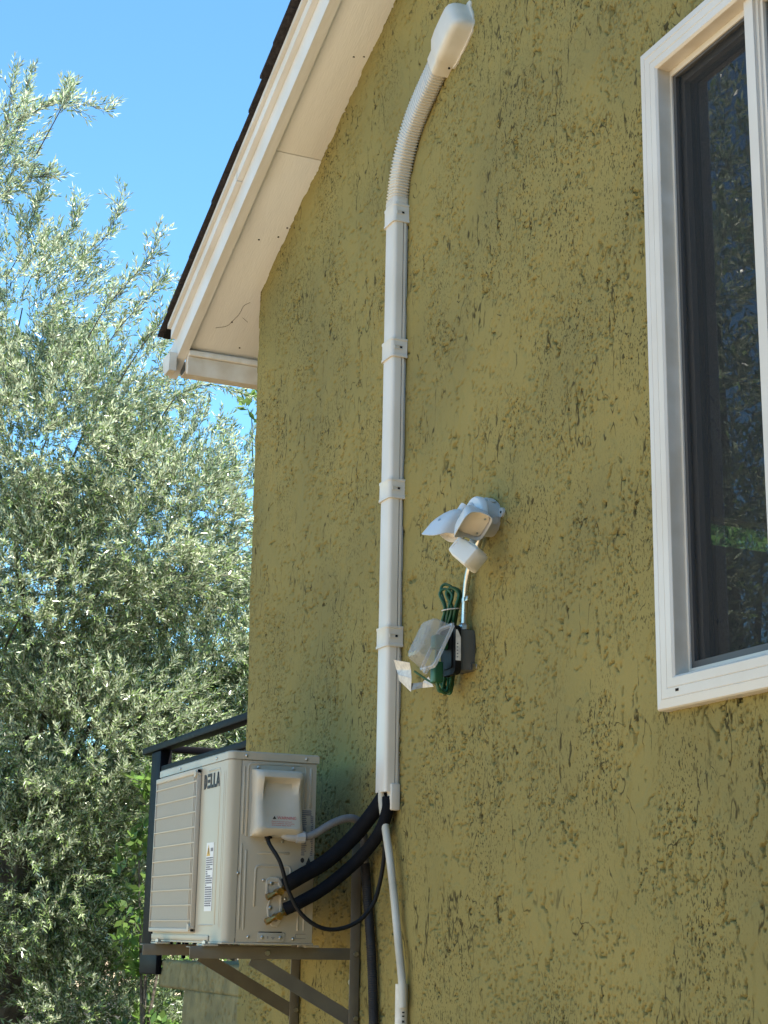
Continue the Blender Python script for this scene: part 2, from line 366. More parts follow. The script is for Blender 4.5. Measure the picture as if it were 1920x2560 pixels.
# soffit panels with open joints
CRACK1 = [[-5.9732, -0.1162, 4.026], [-5.9531, -0.0736, 4.0348], [-5.9178, -0.0585, 4.0501], [-5.8871, -0.0473, 4.0635], [-5.8654, -0.0441, 4.0729], [-5.8335, -0.0419, 4.0868], [-5.8105, -0.0228, 4.0968]]
CRACK2 = [[-5.8962, -0.0248, 4.0595], [-5.9145, 0.0039, 4.0516]]
sx = [-6.11, -5.092, -3.87, -2.65, -1.43, -.62]
for i in range(5):
    slope_box(sx[i], sx[i+1]-.005, -.192, .16 if i == 0 else .05, -.001*(i % 2), .012).build('soffit_panel', SOFFIT, house, bevel=.0015)
slope_box(-6.11, -5.6, .164, 8, 0, .012).build('soffit_panel', SOFFIT, house)
for x, y in ((-4.66, -.055), (-4.65, -.02), (-5.5, -.1), (-5.47, -.03), (-5.42, -.012), (-5.93, -.06), (-4.1, -.08), (-6.06, .02)):
    p = Vector((x, y, roofz(x)))
    MB().tube([p+Vector((0, 0, .002)), p-Vector((0, 0, .0015))], .004, 8).build('nail_head', DARK, house)
MB().tube(smooth_path(CRACK1, 4), .0007, 5).build('paint_crack', DARK, house)
MB().tube(CRACK2, .0006, 5).build('paint_crack', DARK, house)
# roof: deck, barge board, moulding, shingles
deck = slope_box(-6.2, RX, -.225, 8, .10, .155).build('roof', SHING, house)
mr_ = MB().add([(-(x-RX)+RX, y, z) for x, y, z in slope_box(-6.2, RX, -.225, 8, .10, .155).v], slope_box(0, 1, 0, 1, 0, 1).f).build('roof', SHING, house)
def jit_board(x0, x1, y0, y1, o0, o1, n=40, amp=.0016):
    mb = MB(); rings = []
    for i in range(n+1):
        x = x0+(x1-x0)*i/n; j = random.uniform(-amp, amp)
        rings.append([(x, y0, roofz(x, o0+j)), (x, y1, roofz(x, o0+j)), (x, y1, roofz(x, o1)), (x, y0, roofz(x, o1))])
    return mb.loft(rings)
jit_board(-6.262, RX, -.228, -.190, -.022, .099).build('barge_board', TRIM, house, smooth=False)
jit_board(-6.17, -5.345, -.252, -.2285, .082, .128, 16, .0012).build('moulding', TRIM, house, smooth=False)
jit_board(-5.341, RX, -.251, -.2285, .083, .128, 60, .0012).build('moulding', TRIM, house, smooth=False)
jit_board(-6.18, RX, -.266, -.2285, .131, .152, 60, .001).build('moulding', TRIM, house, smooth=False)
# shingle courses: individual pieces along the rake edge, sheet behind
rng = random.Random(3); k = 0; x = -6.27
rows = MB()
while x < RX-.1:
    ln = .30; d0 = .157+rng.uniform(0, .002); lift = .005
    edge = -.283-rng.uniform(-.003, .003)-(.014 if x > -5.02 else 0)
    mb = MB(); rings = []
    for i in range(7):
        y = edge+(i/6.0)*.95; jx = rng.uniform(-.004, .004)
        o = d0+lift+rng.uniform(-.001, .001)
        a0 = x+jx; a1 = min(x+ln, RX)
        rings.append([(a0, y, roofz(a0, o)), (a1, y, roofz(a1, d0)), (a1, y, roofz(a1, d0+.006)), (a0, y, roofz(a0, o+.011))])
    mb.loft(rings).build('shingle', SHING, house, smooth=False)
    rows.add([(x, .66, roofz(x, d0+lift)), (x+ln, .66, roofz(x+ln, d0)), (x+ln, 8, roofz(x+ln, d0)), (x, 8, roofz(x, d0+lift))], [(0, 1, 2, 3)])
    x += .143
ro = rows.build('shingle_rows', SHING, house, smooth=False); ro['kind'] = 'stuff'
# loose underlay strip at the eave corner
jit_board(-6.26, -5.75, -.262, -.23, .1535, .158, 20, .003).build('roof_felt', DARK, house, smooth=False)
# fascia and gutter along the eave
rbox('fascia', (-6.135, -.1885, 3.862), (-6.112, 8, 3.99), TRIM, house, .0015)
prof = [(-6.138, 3.952), (-6.138, 3.872), (-6.205, 3.868), (-6.235, 3.90), (-6.240, 3.935), (-6.240, 3.952), (-6.232, 3.952), (-6.232, 3.937), (-6.227, 3.905), (-6.203, 3.876), (-6.146, 3.880), (-6.146, 3.952)]
gm = MB().loft([[(a, y, b) for a, b in prof] for y in (-.1885, 1, 8)])
gm.build('gutter', GUTTER, house)
MB().loft([[(a, y, b) for a, b in prof] for y in (-.258, -.2295)]).build('gutter', GUTTER, house)
MB().loft([[(a, y, b) for a, b in [(-6.138, 3.952), (-6.138, 3.872), (-6.205, 3.868), (-6.235, 3.90), (-6.240, 3.935), (-6.240, 3.952)]] for y in (-.261, -.2585)]).build('gutter_end_cap', GUTTER, house)
rbox('soffit_moulding', (-6.111, -.1885, 3.935), (-6.09, 6, 3.957), TRIM, house, .002)
rbox('fascia_lip', (-6.1115, -.1885, 3.852), (-6.105, 8, 3.934), GUTTER, house, .002)

# window
win = MB().box((-2.87, .03, 2.085), (-2.83, .06, 3.63)).build('window', VINYL, house)
wx0, wx1, wz0, wz1 = -2.880, -1.61, 2.070, 3.645; cw = .068
def casing(name, a, b, c, d, m=VINYL):
    # mitred casing piece: outer edge a-b, inner edge c-d (x,z)
    rings = []
    for (o, i) in ((a, d), (b, c)):
        ox, oz = o; ix, iz = i
        f = lambda t: (ox+(ix-ox)*t, oz+(iz-oz)*t)
        pr = []
        for t, y in ((0, .004), (0, -.026), (.04, -.031), (.30, -.033), (.32, -.0315), (.34, -.033), (.62, -.033), (.64, -.0315), (.66, -.033), (.93, -.033), (1, -.028), (1, .004)):
            px, pz = f(t); pr.append((px, y, pz))
        rings.append(pr)
    return MB().loft(rings).build(name, m, win, smooth=False)
O_ = [(wx0, wz0), (wx1, wz0), (wx1, wz1), (wx0, wz1)]
I_ = [(wx0+cw, wz0+cw), (wx1-cw, wz0+cw), (wx1-cw, wz1-cw), (wx0+cw, wz1-cw)]
for i, mm in ((0, VINYL), (1, VINYL), (2, VINYL), (3, VINYL)):
    j = (i+1) % 4; casing('casing', O_[i], O_[j], I_[j], I_[i], mm)
ix0, ix1, iz0, iz1 = wx0+cw, wx1-cw, wz0+cw, wz1-cw
def frame(name, x0, x1, z0, z1, wd, y0, y1, m, parent, wb=None):
    wb = wb or wd
    mb = MB()
    mb.box((x0, y0, z0), (x0+wd, y1, z1)); mb.box((x1-wd, y0, z0), (x1, y1, z1))
    mb.box((x0+wd, y0, z0), (x1-wd, y1, z0+wb)); mb.box((x0+wd, y0, z1-wb), (x1-wd, y1, z1))
    return mb.build(name, m, parent, smooth=False)
frame('jamb', ix0-.004, ix1+.004, iz0-.004, iz1+.004, .0045, -.027, .005, VINYLD, win)
frame('track', ix0-.002, ix1+.002, iz0-.002, iz1+.002, .010, .0055, .0095, VINYL, win, .018)
frame('screen_frame', ix0+.003, -2.485, iz0+.016, iz1-.008, .015, .010, .019, BRONZE, win)
MB().add([(ix0+.02, .015, iz0+.03), (-2.49, .015, iz0+.03), (-2.49, .015, iz1-.02), (ix0+.02, .015, iz1-.02)], [(0, 1, 2, 3)]).build('screen', SCREEN, win)
frame('sash', ix0+.003, -2.47, iz0+.008, iz1-.008, .026, .028, .056, BRONZE, win)
rbox('pane', (ix0+.03, .042, iz0+.03), (-2.48, .046, iz1-.03), GLASS, win, 0)
mu = MB(); mu.box((-2.498, -.012, iz0+.002), (-2.468, .026, iz1-.002)); mu.box((-2.468, -.004, iz0+.002), (-2.460, .026, iz1-.002))
mu.build('mullion', VINYL, win, smooth=False)
frame('sash', -2.460, ix1, iz0+.012, iz1-.012, .009, .002, .026, VINYL, win)
rbox('pane', (-2.453, .010, iz0+.018), (ix1-.01, .014, iz1-.018), GLASS2, win, 0)
rbox('weep_slot', (-2.805, -.0336, 2.103), (-2.793, -.0326, 2.109), DARK, win, 0)

# ------------------------------------------------------------------ balcony behind the corner
bal = thing('balcony', (-6.4, .1, 0), 'grey olive stucco balcony base with stepped edge beside the house corner', 'balcony')
def stucco_face(name, x0, x1, z0, z1, y, m, parent, st=.008):
    xs = np.arange(x0, x1+st, st); zz = np.arange(z0, z1+st, st); Xg, Zg = np.meshgrid(xs, zz)
    Hh = stucco_height(Xg*.6+3, Zg*.6)*1.1
    Pm = np.stack([Xg, y-Hh, Zg], -1); Pm[:, 0, 1] = y+.02; Pm[:, -1, 1] = y+.02; Pm[0, :, 1] = y+.02; Pm[-1, :, 1] = y+.02
    return grid_mesh(name, Pm, np.ones((len(zz)-1, len(xs)-1), bool), m, parent)
stucco_face('slab_face', -7.07, -5.6, 1.35, 1.47, .10, STUCCO2, bal)
stucco_face('wall_face', -6.70, -5.6, .6, 1.352, .103, STUCCO2, bal)
rbox('slab', (-7.06, .112, 1.352), (-5.7, 2.9, 1.465), STUCCO2, bal, .004)
rbox('base_wall', (-6.69, .116, 0), (-5.74, 2.9, 1.35), STUCCO2, bal, .004)
rail = thing('balcony_railing', (-7.3, .1, 1.42), 'black iron balcony railing behind the air conditioner', 'railing')
rbox('top_rail', (-7.47, .075, 2.400), (-5.7, .135, 2.432), IRON, rail, .004)
rbox('top_rail', (-7.30, .137, 2.400), (-7.24, 2.9, 2.431), IRON, rail, .004)
rbox('rail', (-7.2, .09, 2.296), (-5.7, .12, 2.326), IRON, rail, .003)
rbox('rail', (-7.285, .15, 2.296), (-7.255, 2.9, 2.326), IRON, rail, .003)
rbox('rail', (-7.2, .09, 1.50), (-5.7, .12, 1.53), IRON, rail, .003)
rbox('post', (-7.33, .085, 1.40), (-7.18, .14, 2.399), IRON, rail, .004)
rbox('post', (-7.30, 2.8, 1.40), (-7.24, 2.87, 2.399), IRON, rail, .004)
rbox('post', (-7.30, .42, 1.47), (-7.24, .48, 2.399), IRON, rail, .004)
rbox('mounting_foot', (-7.30, .072, 1.405), (-7.03, .098, 1.492), IRON, rail, .003)
for i in range(12):
    x = -7.06+i*.118
    rbox('baluster', (x, .098, 1.531), (x+.016, .114, 2.295), IRON, rail, 0)
for i in range(20):
    y = .26+i*.125
    rbox('baluster', (-7.278, y, 1.47), (-7.262, y+.016, 2.295), IRON, rail, 0)

# ------------------------------------------------------------------ air conditioner
AX0, AX1, AY0, AY1, AZ0, AZ1 = -5.238, -4.50, -.455, -.180, 1.566, 2.114
ac = thing('air_conditioner', (-4.87, -.32, AZ0), 'cream outdoor air conditioner unit mounted on wall brackets', 'air conditioner')
core = MB().loft([[(AX0+.004, AY0+.004, AZ0+.012), (AX1-.03, AY0+.004, AZ0+.012), (AX1-.004, AY0+.03, AZ0+.012), (AX1-.004, AY1-.004, AZ0+.012), (AX0+.004, AY1-.004, AZ0+.012)],
                  [(AX0+.004, AY0+.004, AZ1-.01), (AX1-.03, AY0+.004, AZ1-.01), (AX1-.004, AY0+.03, AZ1-.01), (AX1-.004, AY1-.004, AZ1-.01), (AX0+.004, AY1-.004, AZ1-.01)]])
core.build('casing', AC, ac, smooth=False)
# front panel wraps the rounded corner; side panel starts at the seam
def corner_ring(z, e):
    pts = [(AX0-e, AY0-e)]
    R = .022
    for a in np.linspace(-90, 0, 7):
        a = math.radians(a); pts.append((AX1+e-R+R*math.cos(a), AY0-e+R+R*math.sin(a)))
    return pts
rings = []
for z in (AZ0, AZ1-.026):
    o = corner_ring(z, 0)+[(AX1, AY0+.036)]
    i = [(AX1-.003, AY0+.036)]+[(a-.003 if a > -4.6 else a, b+.003) for a, b in reversed(corner_ring(z, 0))]
    rings.append([(a, b, z) for a, b in o+i])
MB().loft(rings).build('front_panel', AC, ac, ang=25)
rbox('side_panel', (AX1-.0035, AY0+.0385, AZ0), (AX1-.0008, AY1, AZ1-.027), AC, ac, .0008)
rbox('base_pan', (AX0-.001, AY0-.003, AZ0-.006), (AX1+.001, AY1+.004, AZ0-.0005), AC, ac, .001)
# lid with skirt
lr = []
for z, e in ((AZ1-.0245, .0025), (AZ1-.004, .0025), (AZ1, -.002)):
    lr.append([(a, b, z) for a, b in [(AX0-e, AY1+e+.004)]+corner_ring(z, e)+[(AX1+e, AY1+e+.004)]])
MB().loft(lr).build('lid', ACL, ac, ang=25)
for x in (-5.0, -4.62): screw('screw', (x, AY0-.0026, AZ1-.014), (0, -1, 0), .0035, STEEL, ac)
for y in (-.405, -.215): screw('screw', (AX1+.0026, y, AZ1-.014), (1, 0, 0), .0038, STEEL, ac)
# embossed beads
def bead(parent, pts, r=.004, h=.0022, face='side', m=AC):
    mb = MB(); pts = [Vector((p[0], p[1], 0)) for p in pts]
    rings = []
    P2 = pts if len(pts) > 2 else [pts[0], pts[0].lerp(pts[1], .03), pts[0].lerp(pts[1], .97), pts[1]]
    if len(pts) > 2: P2 = [pts[0]+(pts[1]-pts[0]).normalized()*-.002]+pts+[pts[-1]+(pts[-1]-pts[-2]).normalized()*.002]
    for i, p in enumerate(P2):
        t = (P2[min(i+1, len(P2)-1)]-P2[max(0, i-1)]).normalized(); nn = Vector((-t.y, t.x, 0))
        sc = .35 if i in (0, len(P2)-1) else 1
        ring = []
        for k in range(5):
            a = math.pi*k/4; q = p+nn*math.cos(a)*r*sc; hh = math.sin(a)*h*sc
            ring.append((AX1-.001+hh, q.x, q.y) if face == 'side' else (q.x, AY0+.0005-hh, q.y))
        rings.append(ring)
    return mb.loft(rings, True, True).build('bead', m, parent, ang=60)
def corner_path(pts, r=.014, k=4):
    pts = [Vector((p[0], p[1])) for p in pts]; out = [pts[0]]
    for i in range(1, len(pts)-1):
        a = pts[i]+(pts[i-1]-pts[i]).normalized()*r; b = pts[i]+(pts[i+1]-pts[i]).normalized()*r
        for j in range(k+1):
            t = j/k; out.append(a*(1-t)**2+pts[i]*2*t*(1-t)+b*t*t)
    return out+[pts[-1]]
for y in (-.408, -.394): bead(ac, [(y, 1.60), (y, 1.845 if y < -.4 else 1.83)])
bead(ac, [(-.408, 1.87), (-.408, 2.07)])
bead(ac, corner_path([(-.396, 1.868), (-.396, 2.078), (-.214, 2.082), (-.214, 1.955)]))
bead(ac, [(-.197, 1.955), (-.197, 2.075)], .005)
bead(ac, [(-.359, 1.819), (-.258, 1.822)])
bead(ac, corner_path([(-.364, 1.668), (-.362, 1.782), (-.254, 1.784), (-.254, 1.70)], .012))
bead(ac, [(-.226, 1.60), (-.226, 1.66)]); bead(ac, [(-.207, 1.60), (-.207, 1.69)])
for x in (-4.548, -4.533): bead(ac, [(x, 1.60), (x, 2.06)], .004, .002, 'front')
bead(ac, corner_path([(-4.585, 1.615), (-4.585, 2.068), (-4.70, 2.068)], .012), .004, .002, 'front')
for x in (-4.60,): bead(ac, [(x, 1.612), (-4.74, 1.612)], .003, .002, 'front')
for p in ((-.338, 1.742), (-.379, 1.581), (-.24, 1.577), (-.268, 1.69), (-.417, 1.76)): screw('screw', (AX1+.0003, *p), (1, 0, 0), .0035, STEEL, ac)
# front grille: recessed backing, fins, cross bars, rim
GX0, GX1, GZ0, GZ1 = -5.225, -4.772, 1.594, 2.078
gr = MB().box((GX0, AY0-.006, GZ0), (GX1-.02, AY0-.001, GZ1)).build('grille', GRBACK, ac, smooth=False)
fm = MB(); n = 104
for i in range(n):
    x = GX0+.006+(GX1-.045-GX0)*i/n
    fm.box((x, AY0-.013, GZ0+.006), (x+.0026, AY0-.0062, GZ1-.006))
fo = fm.build('grille_fins', GRFIN, gr, smooth=False); fo['kind'] = 'stuff'
for i in range(10):
    z = 2.044-i*.0466
    MB().loft([[(xx, AY0-.0063, z-.0028), (xx, AY0-.0155, z-.0018), (xx, AY0-.016, z+.0018), (xx, AY0-.0063, z+.0028)] for xx in (GX0-.006, GX1-.006)]).build('grille_bar', GRILLE, gr, smooth=False)
for x, wd in ((GX1-.036, .004), (GX1-.022, .004), (GX1-.006, .006), (GX0-.008, .006)):
    rbox('grille_post', (x, AY0-.0155, GZ0-.002), (x+wd, AY0-.0015, GZ1+.002), GRILLE, gr, .001)
rbox('grille_rim', (GX0-.008, AY0-.0165, GZ1-.012), (GX1, AY0-.0012, GZ1+.004), GRILLE, gr, .002)
rbox('grille_rim', (GX0-.008, AY0-.0165, GZ0-.004), (GX1, AY0-.0012, GZ0+.008), GRILLE, gr, .002)
for z in (GZ0+.01, GZ1-.012): MB().tube([(GX1-.010, AY0-.005, z), (GX1-.010, AY0-.021, z)], .011, 12).build('grille_boss', GRILLE, gr)
rbox('recess_slot', (GX1-.018, AY0-.0022, GZ0+.03), (GX1-.0065, AY0-.0008, GZ1-.03), DARK, gr, 0)
rbox('base_lip', (AX0, AY0-.004, AZ0+.001), (-4.63, AY0-.0005, AZ0+.017), AC, ac, .001)
# lettering D E L L A
LX, LZ, LH = -4.742, 2.015, .040
def flat(name, polys, m, parent, y=AY0-.0018, th=.0012):
    mb = MB()
    for p in polys:
        nn = len(p); mb.add([(a, y, b) for a, b in p]+[(a, y+th, b) for a, b in p], [tuple(range(nn)), tuple(range(2*nn-1, nn-1, -1))]+[(i, (i+1) % nn, nn+(i+1) % nn, nn+i) for i in range(nn)])
    return mb.build(name, m, parent, smooth=False)
LS = 1.1
def lp(pts): return [(LX+a*LS, LZ+b*LS) for a, b in pts]
def R(x0, z0, x1, z1): return lp([(x0, z0), (x1, z0), (x1, z1), (x0, z1)])
st = .0085
outer = [(.0, 0), (.012, 0), (.021, .006), (.0255, .014), (.0255, .026), (.021, .034), (.012, .04), (0, .04)]
inner = [(.009, .0085), (.011, .0085), (.0145, .011), (.0165, .016), (.0165, .024), (.0145, .029), (.011, .0315), (.009, .0315)]
flat('letter', [lp([a, b, d, c]) for a, b, c, d in zip(outer, outer[1:]+outer[:1], inner, inner[1:]+inner[:1])], INK, ac)
flat('letter', [R(.031, 0, .052, st), R(.034, .0158, .050, .0242), R(.031, .0315, .052, .04)], INK, ac)
flat('letter', [R(.058, 0, .067, .04), R(.067, 0, .079, st)], INK, ac)
flat('letter', [R(.084, 0, .093, .04), R(.093, 0, .105, st)], INK, ac)
ax = .108
flat('letter', [lp([(ax, 0), (ax+.009, 0), (ax+.0185, .04), (ax+.0125, .04)]), lp([(ax+.0127, .0395), (ax+.0187, .04), (ax+.034, 0), (ax+.025, 0)]), R(ax+.010, .008, ax+.024, .0145)], INK, ac)
# warning label on the front
lb = flat('front_label', [[(-4.688, 1.652), (-4.618, 1.652), (-4.618, 1.852), (-4.688, 1.852)]], LABEL, ac, AY0-.0012, .0009)
flat('label_triangle', [[(-4.684, 1.813), (-4.650, 1.813), (-4.667, 1.846)]], YEL, lb, AY0-.0018, .0005)
flat('label_triangle', [[(-4.669, 1.818), (-4.665, 1.818), (-4.664, 1.836), (-4.670, 1.836)]], INK, lb, AY0-.0023, .0004)
rr = random.Random(5); pl = []
z = 1.805
while z > 1.66:
    x = -4.684
    while x < -4.625:
        wl = rr.uniform(.006, .016); pl.append([(x, z), (min(x+wl, -4.622), z), (min(x+wl, -4.622), z+.0038), (x, z+.0038)]); x += wl+.003
        if rr.random() < .08: break
    z -= .0066
pl += [[(-4.645, 1.826), (-4.636, 1.826), (-4.636, 1.836), (-4.645, 1.836)], [(-4.632, 1.826), (-4.624, 1.826), (-4.624, 1.836), (-4.632, 1.836)]]
po = flat('label_print', pl, NAVY, lb, AY0-.0018, .0005); po['kind'] = 'stuff'
def flatx(name, polys, m, parent, x=AX1+.0004, th=.0012):
    mb = MB()
    for p in polys:
        nn = len(p); mb.add([(x, a, b) for a, b in p]+[(x-th, a, b) for a, b in p], [tuple(range(nn)), tuple(range(2*nn-1, nn-1, -1))]+[(i, (i+1) % nn, nn+(i+1) % nn, nn+i) for i in range(nn)])
    return mb.build(name, m, parent, smooth=False)
sp = []
z = 1.946
for r_ in range(24):
    if r_ < 3: sp.append([(-.223, z), (-.223+rr.uniform(.018, .036), z), (-.195, z+.0032), (-.223, z+.0032)])
    else:
        a = rr.uniform(.010, .017); sp.append([(-.223, z), (-.223+a, z), (-.223+a, z+.003), (-.223, z+.003)])
        b = rr.uniform(.003, .010); sp.append([(-.187-b, z), (-.187, z), (-.187, z+.003), (-.187-b, z+.003)])
    z -= .0056
po = flatx('rating_print', sp, NAVY, ac); po['kind'] = 'stuff'
flatx('rating_mark', [[(-.207, 1.792), (-.189, 1.792), (-.198, 1.812)]], INK, ac)
flatx('rating_mark', [[(-.218+.006*math.cos(a), 1.803+.0075*math.sin(a)) for a in np.linspace(0, 2*math.pi, 10)[:-1]]], INK, ac)
sq = []
for i in range(8):
    sq.append([(-.222+.0048*i, 1.775), (-.2195+.0048*i, 1.775), (-.2195+.0048*i, 1.782), (-.222+.0048*i, 1.782)])
po = flatx('rating_print', sq, NAVY, ac); po['kind'] = 'stuff'
# valve cover: moulded shell with scooped hand grip
vc = []
def vsec(z, y0, y1, d, scoop=0):
    # ring in (y,x) with rounded front; scoop pushes the middle back
    out = []
    for t, dd in ((0, 0), (.0, .6), (.05, .92), (.14, 1), (.22, 1-scoop), (.5, 1-scoop), (.78, 1-scoop), (.88, 1), (.95, .92), (1, .6), (1, 0)):
        out.append((AX1-.0006+d*dd, y0+(y1-y0)*t, z))
    return out
for z, d, sc in ((1.866, .030, 0), (1.874, .050, 0), (1.889, .058, 0), (1.898, .055, .06), (1.93, .050, .10), (1.965, .043, .16), (1.985, .040, .30), (2.005, .044, .45), (2.022, .050, .50), (2.030, .053, .30), (2.037, .054, 0), (2.050, .052, 0), (2.058, .044, 0), (2.0605, .02, 0)):
    wob = .003*math.sin((z-1.866)/.19*math.pi)
    vc.append(vsec(z, -.386+wob, -.232-wob, d, sc))
vco = MB().loft(vc).build('valve_cover', COVER, ac, ang=50)
for p in ((-.366, 2.068), (-.255, 2.070), (-.336, 1.856), (-.283, 1.856)): screw('screw', (AX1, *p), (1, 0, 0), .0042, STEEL, ac)
screw('screw', (AX1+.030, -.292, 1.8655), (0, 0, -1), .004, STEEL, vco)
MB().tube([(AX1+.022, -.335, 1.872), (AX1+.022, -.335, 1.861)], .012, 14).build('cable_grommet', RUBBER, vco)
# red WARNING print on the cover
def text_mesh(txt, size):
    cu = bpy.data.curves.new('warning_print', 'FONT'); cu.body = txt; cu.size = size; cu.extrude = .0
    ob = bpy.data.objects.new('t', cu); COL.objects.link(ob)
    me = bpy.data.meshes.new_from_object(ob.evaluated_get(bpy.context.evaluated_depsgraph_get())); bpy.data.objects.remove(ob); bpy.data.curves.remove(cu); return me
def put_text(txt, size, y, z, x, m, tilt=0):
    me = text_mesh(txt, size)
    co = np.zeros(len(me.vertices)*3); me.vertices.foreach_get('co', co); co = co.reshape(-1, 3)
    new = np.stack([x+co[:, 1]*tilt, y+co[:, 0], z+co[:, 1]], -1); me.vertices.foreach_set('co', new.ravel()); me.update()
    return link('warning_print', me, m, vco, False)
tl = (.050*.9-.058*.97)/(1.93-1.889)
xs_ = lambda z: AX1+.0012+(.055*.94+(z-1.898)*(.050*.90-.055*.94)/.032)
put_text('WARNING', .0125, -.319, 1.916, xs_(1.916)+.0006, REDINK, -.2)
flatx('warning_triangle', [[(-.333, 1.916), (-.322, 1.916), (-.3275, 1.925)]], INK, vco, xs_(1.92)+.0008, .0006)
for i, t in enumerate(('Please do not open and touch', 'the air conditioner with the cover', 'off to prevent electric shock')):
    put_text(t, .0052, -.337, 1.9075-i*.0055, xs_(1.9075-i*.0055)+.0006, REDINK, -.2)
# service valves in their recess
rec = []
oy = [(-.330, 1.742), (-.318, 1.752), (-.292, 1.752), (-.281, 1.735), (-.281, 1.70), (-.279, 1.66), (-.280, 1.625), (-.292, 1.610), (-.308, 1.612), (-.321, 1.632), (-.325, 1.665), (-.318, 1.688), (-.331, 1.705)]
def inset(pts, k):
    cx_ = sum(p[0] for p in pts)/len(pts); cz_ = sum(p[1] for p in pts)/len(pts); return [(cx_+(a-cx_)*k, cz_+(b-cz_)*k) for a, b in pts]
MB().loft([[(AX1-.0006, a, b) for a, b in oy], [(AX1+.0055, a, b) for a, b in inset(oy, .97)], [(AX1+.0055, a, b) for a, b in inset(oy, .80)], [(AX1+.0012, a, b) for a, b in inset(oy, .74)]]).build('valve_plate', COVER, ac, ang=40)
for zc, yy in ((1.709, -.298), (1.640, -.299)):
    v = MB(); v.tube([(AX1+.001, yy, zc), (AX1+.034, yy, zc)], .0095, 12); v.tube([(AX1+.018, yy-.020, zc-.010), (AX1+.018, yy+.022, zc+.011)], .0075, 10)
    vo = v.build('service_valve', BRASS, ac)
    MB().tube([(AX1+.0345, yy, zc), (AX1+.043, yy, zc)], .0115, 6).build('valve_cap', BRASS, vo, smooth=False)
    MB().tube([(AX1+.018, yy-.034, zc-.0165), (AX1+.018, yy-.0205, zc-.0102)], .010, 6).build('valve_cap', BRASS, vo, smooth=False)
    MB().tube([(AX1+.018, yy+.0225, zc+.0112), (AX1+.018, yy+.036, zc+.019)], .012, 6).build('flare_nut', BRASS, vo, smooth=False)
    screw('screw', (AX1+.004, yy-.016, zc+.024), (1, 0, 0), .0045, STEEL, vo)
rbox('knockout_plate', (AX1-.0012, -.350, AZ0+.002), (AX1+.0018, -.266, 1.594), AC, ac, .0006)
for y in (-.336, -.280): screw('screw', (AX1+.0018, y, 1.580), (1, 0, 0), .0045, STEEL, ac)
flatx('knockout_slot', [[(-.347, 1.5935), (-.275, 1.5945), (-.275, 1.597), (-.347, 1.596)]], DARK, ac)
flatx('knockout_slot', [[(-.322, 1.577), (-.317, 1.577), (-.317, 1.584), (-.322, 1.584)], [(-.310, 1.582), (-.296, 1.582), (-.303, 1.574)]], GRBACK, ac, AX1+.0022, .0008)
for p in ([(-.233, 1.5895), (-.201, 1.5905), (-.201, 1.592), (-.233, 1.591)], [(-.233, 1.578), (-.201, 1.578), (-.201, 1.5795), (-.233, 1.5795)], [(-.233, 1.5796), (-.2315, 1.5796), (-.2315, 1.5894), (-.233, 1.5894)]):
    flatx('knockout_slot', [p], GRBACK, ac)
for x in (-5.06, -4.57):
    for y in (-.478, -.165):
        rbox('foot', (x-.035, y-.022, AZ0-.0125), (x+.035, y+.022, AZ0-.0065), AC, ac, .001)
        MB().tube([(x, y-.008, AZ0-.030), (x, y-.008, AZ0+.004)], .005, 8).build('foot_bolt', STEEL, ac)
        MB().tube([(x, y-.008, AZ0-.0062), (x, y-.008, AZ0+.001)], .010, 6).build('foot_nut', STEEL, ac, smooth=False)

# ------------------------------------------------------------------ wall brackets
def bracket(x, label):
    t = thing('wall_bracket', (x, 0, 1.3), label, 'bracket', 'brackets under the air conditioner')
    a = MB(); a.box((x, -.536, 1.519), (x+.004, -.033, 1.5525)); a.box((x-.036, -.536, 1.5485), (x-.0001, -.033, 1.5525)); a.build('arm', ZINC, t, bevel=.0008)
    a = MB(); a.box((x+.001, -.037, 1.05), (x+.005, -.006, 1.862)); a.box((x-.036, -.010, 1.05), (x+.0009, -.006, 1.862)); a.build('post', ZINC, t, bevel=.0008)
    a = MB()
    d = Vector((0, .33, -.178)).normalized(); nrm = Vector((0, .178, .33)).normalized()
    A = Vector((x-.0025, -.345, 1.520)); B = Vector((x-.0025, -.010, 1.3395))
    a.bar(A, B, (.004, 0, 0), nrm*.040); a.bar(A+nrm*.018+Vector((-.016, 0, 0)), B+nrm*.018+Vector((-.016, 0, 0)), (.0275, 0, 0), nrm*.004); a.build('brace', ZINC, t, smooth=False)
    for p in ((x+.005, -.019, 1.536), (x+.005, -.016, 1.352), (x+.004, -.30, 1.536)):
        MB().tube([p, (p[0]+.006, p[1], p[2])], .0075, 6).build('bolt', STEEL, t, smooth=False)
    MB().tube([(x-.02, -.012, 1.455), (x-.02, -.026, 1.455)], .010, 6).build('bolt', STEEL, t, smooth=False)
    return t
bracket(-4.555, 'steel wall bracket nearest the camera under the air conditioner valve side')
bracket(-5.055, 'far steel wall bracket under the grille end of the air conditioner')

# ------------------------------------------------------------------ line set duct
duct = thing('pipe_duct', (-4.318, 0, 2.0), 'white plastic pipe duct running up the wall with corrugated elbow', 'duct')
DXc = -4.318
def zsec(pts, z0, z1, name, m, lean_=.0): return MB().loft([[(a, b, z) for a, b in pts] for z in (z0, z1)]).build(name, m, duct, ang=40)
cov = [(DXc-.0385, -.0215)]+[(DXc-.0385+.012*(1-math.cos(a)), -.040-.012*math.sin(a)) for a in np.linspace(0, math.pi/2, 5)]+[(DXc+.0385-.012*(1-math.cos(a)), -.040-.012*math.sin(a)) for a in np.linspace(math.pi/2, 0, 5)]+[(DXc+.0385, -.0215)]
zsec(cov, 1.998, 3.842, 'duct_cover', PVC)
zsec([(DXc-.030, -.0186), (DXc-.030, -.0214), (DXc+.030, -.0214), (DXc+.030, -.0186)], 2.0, 3.84, 'duct_rib', PVC)
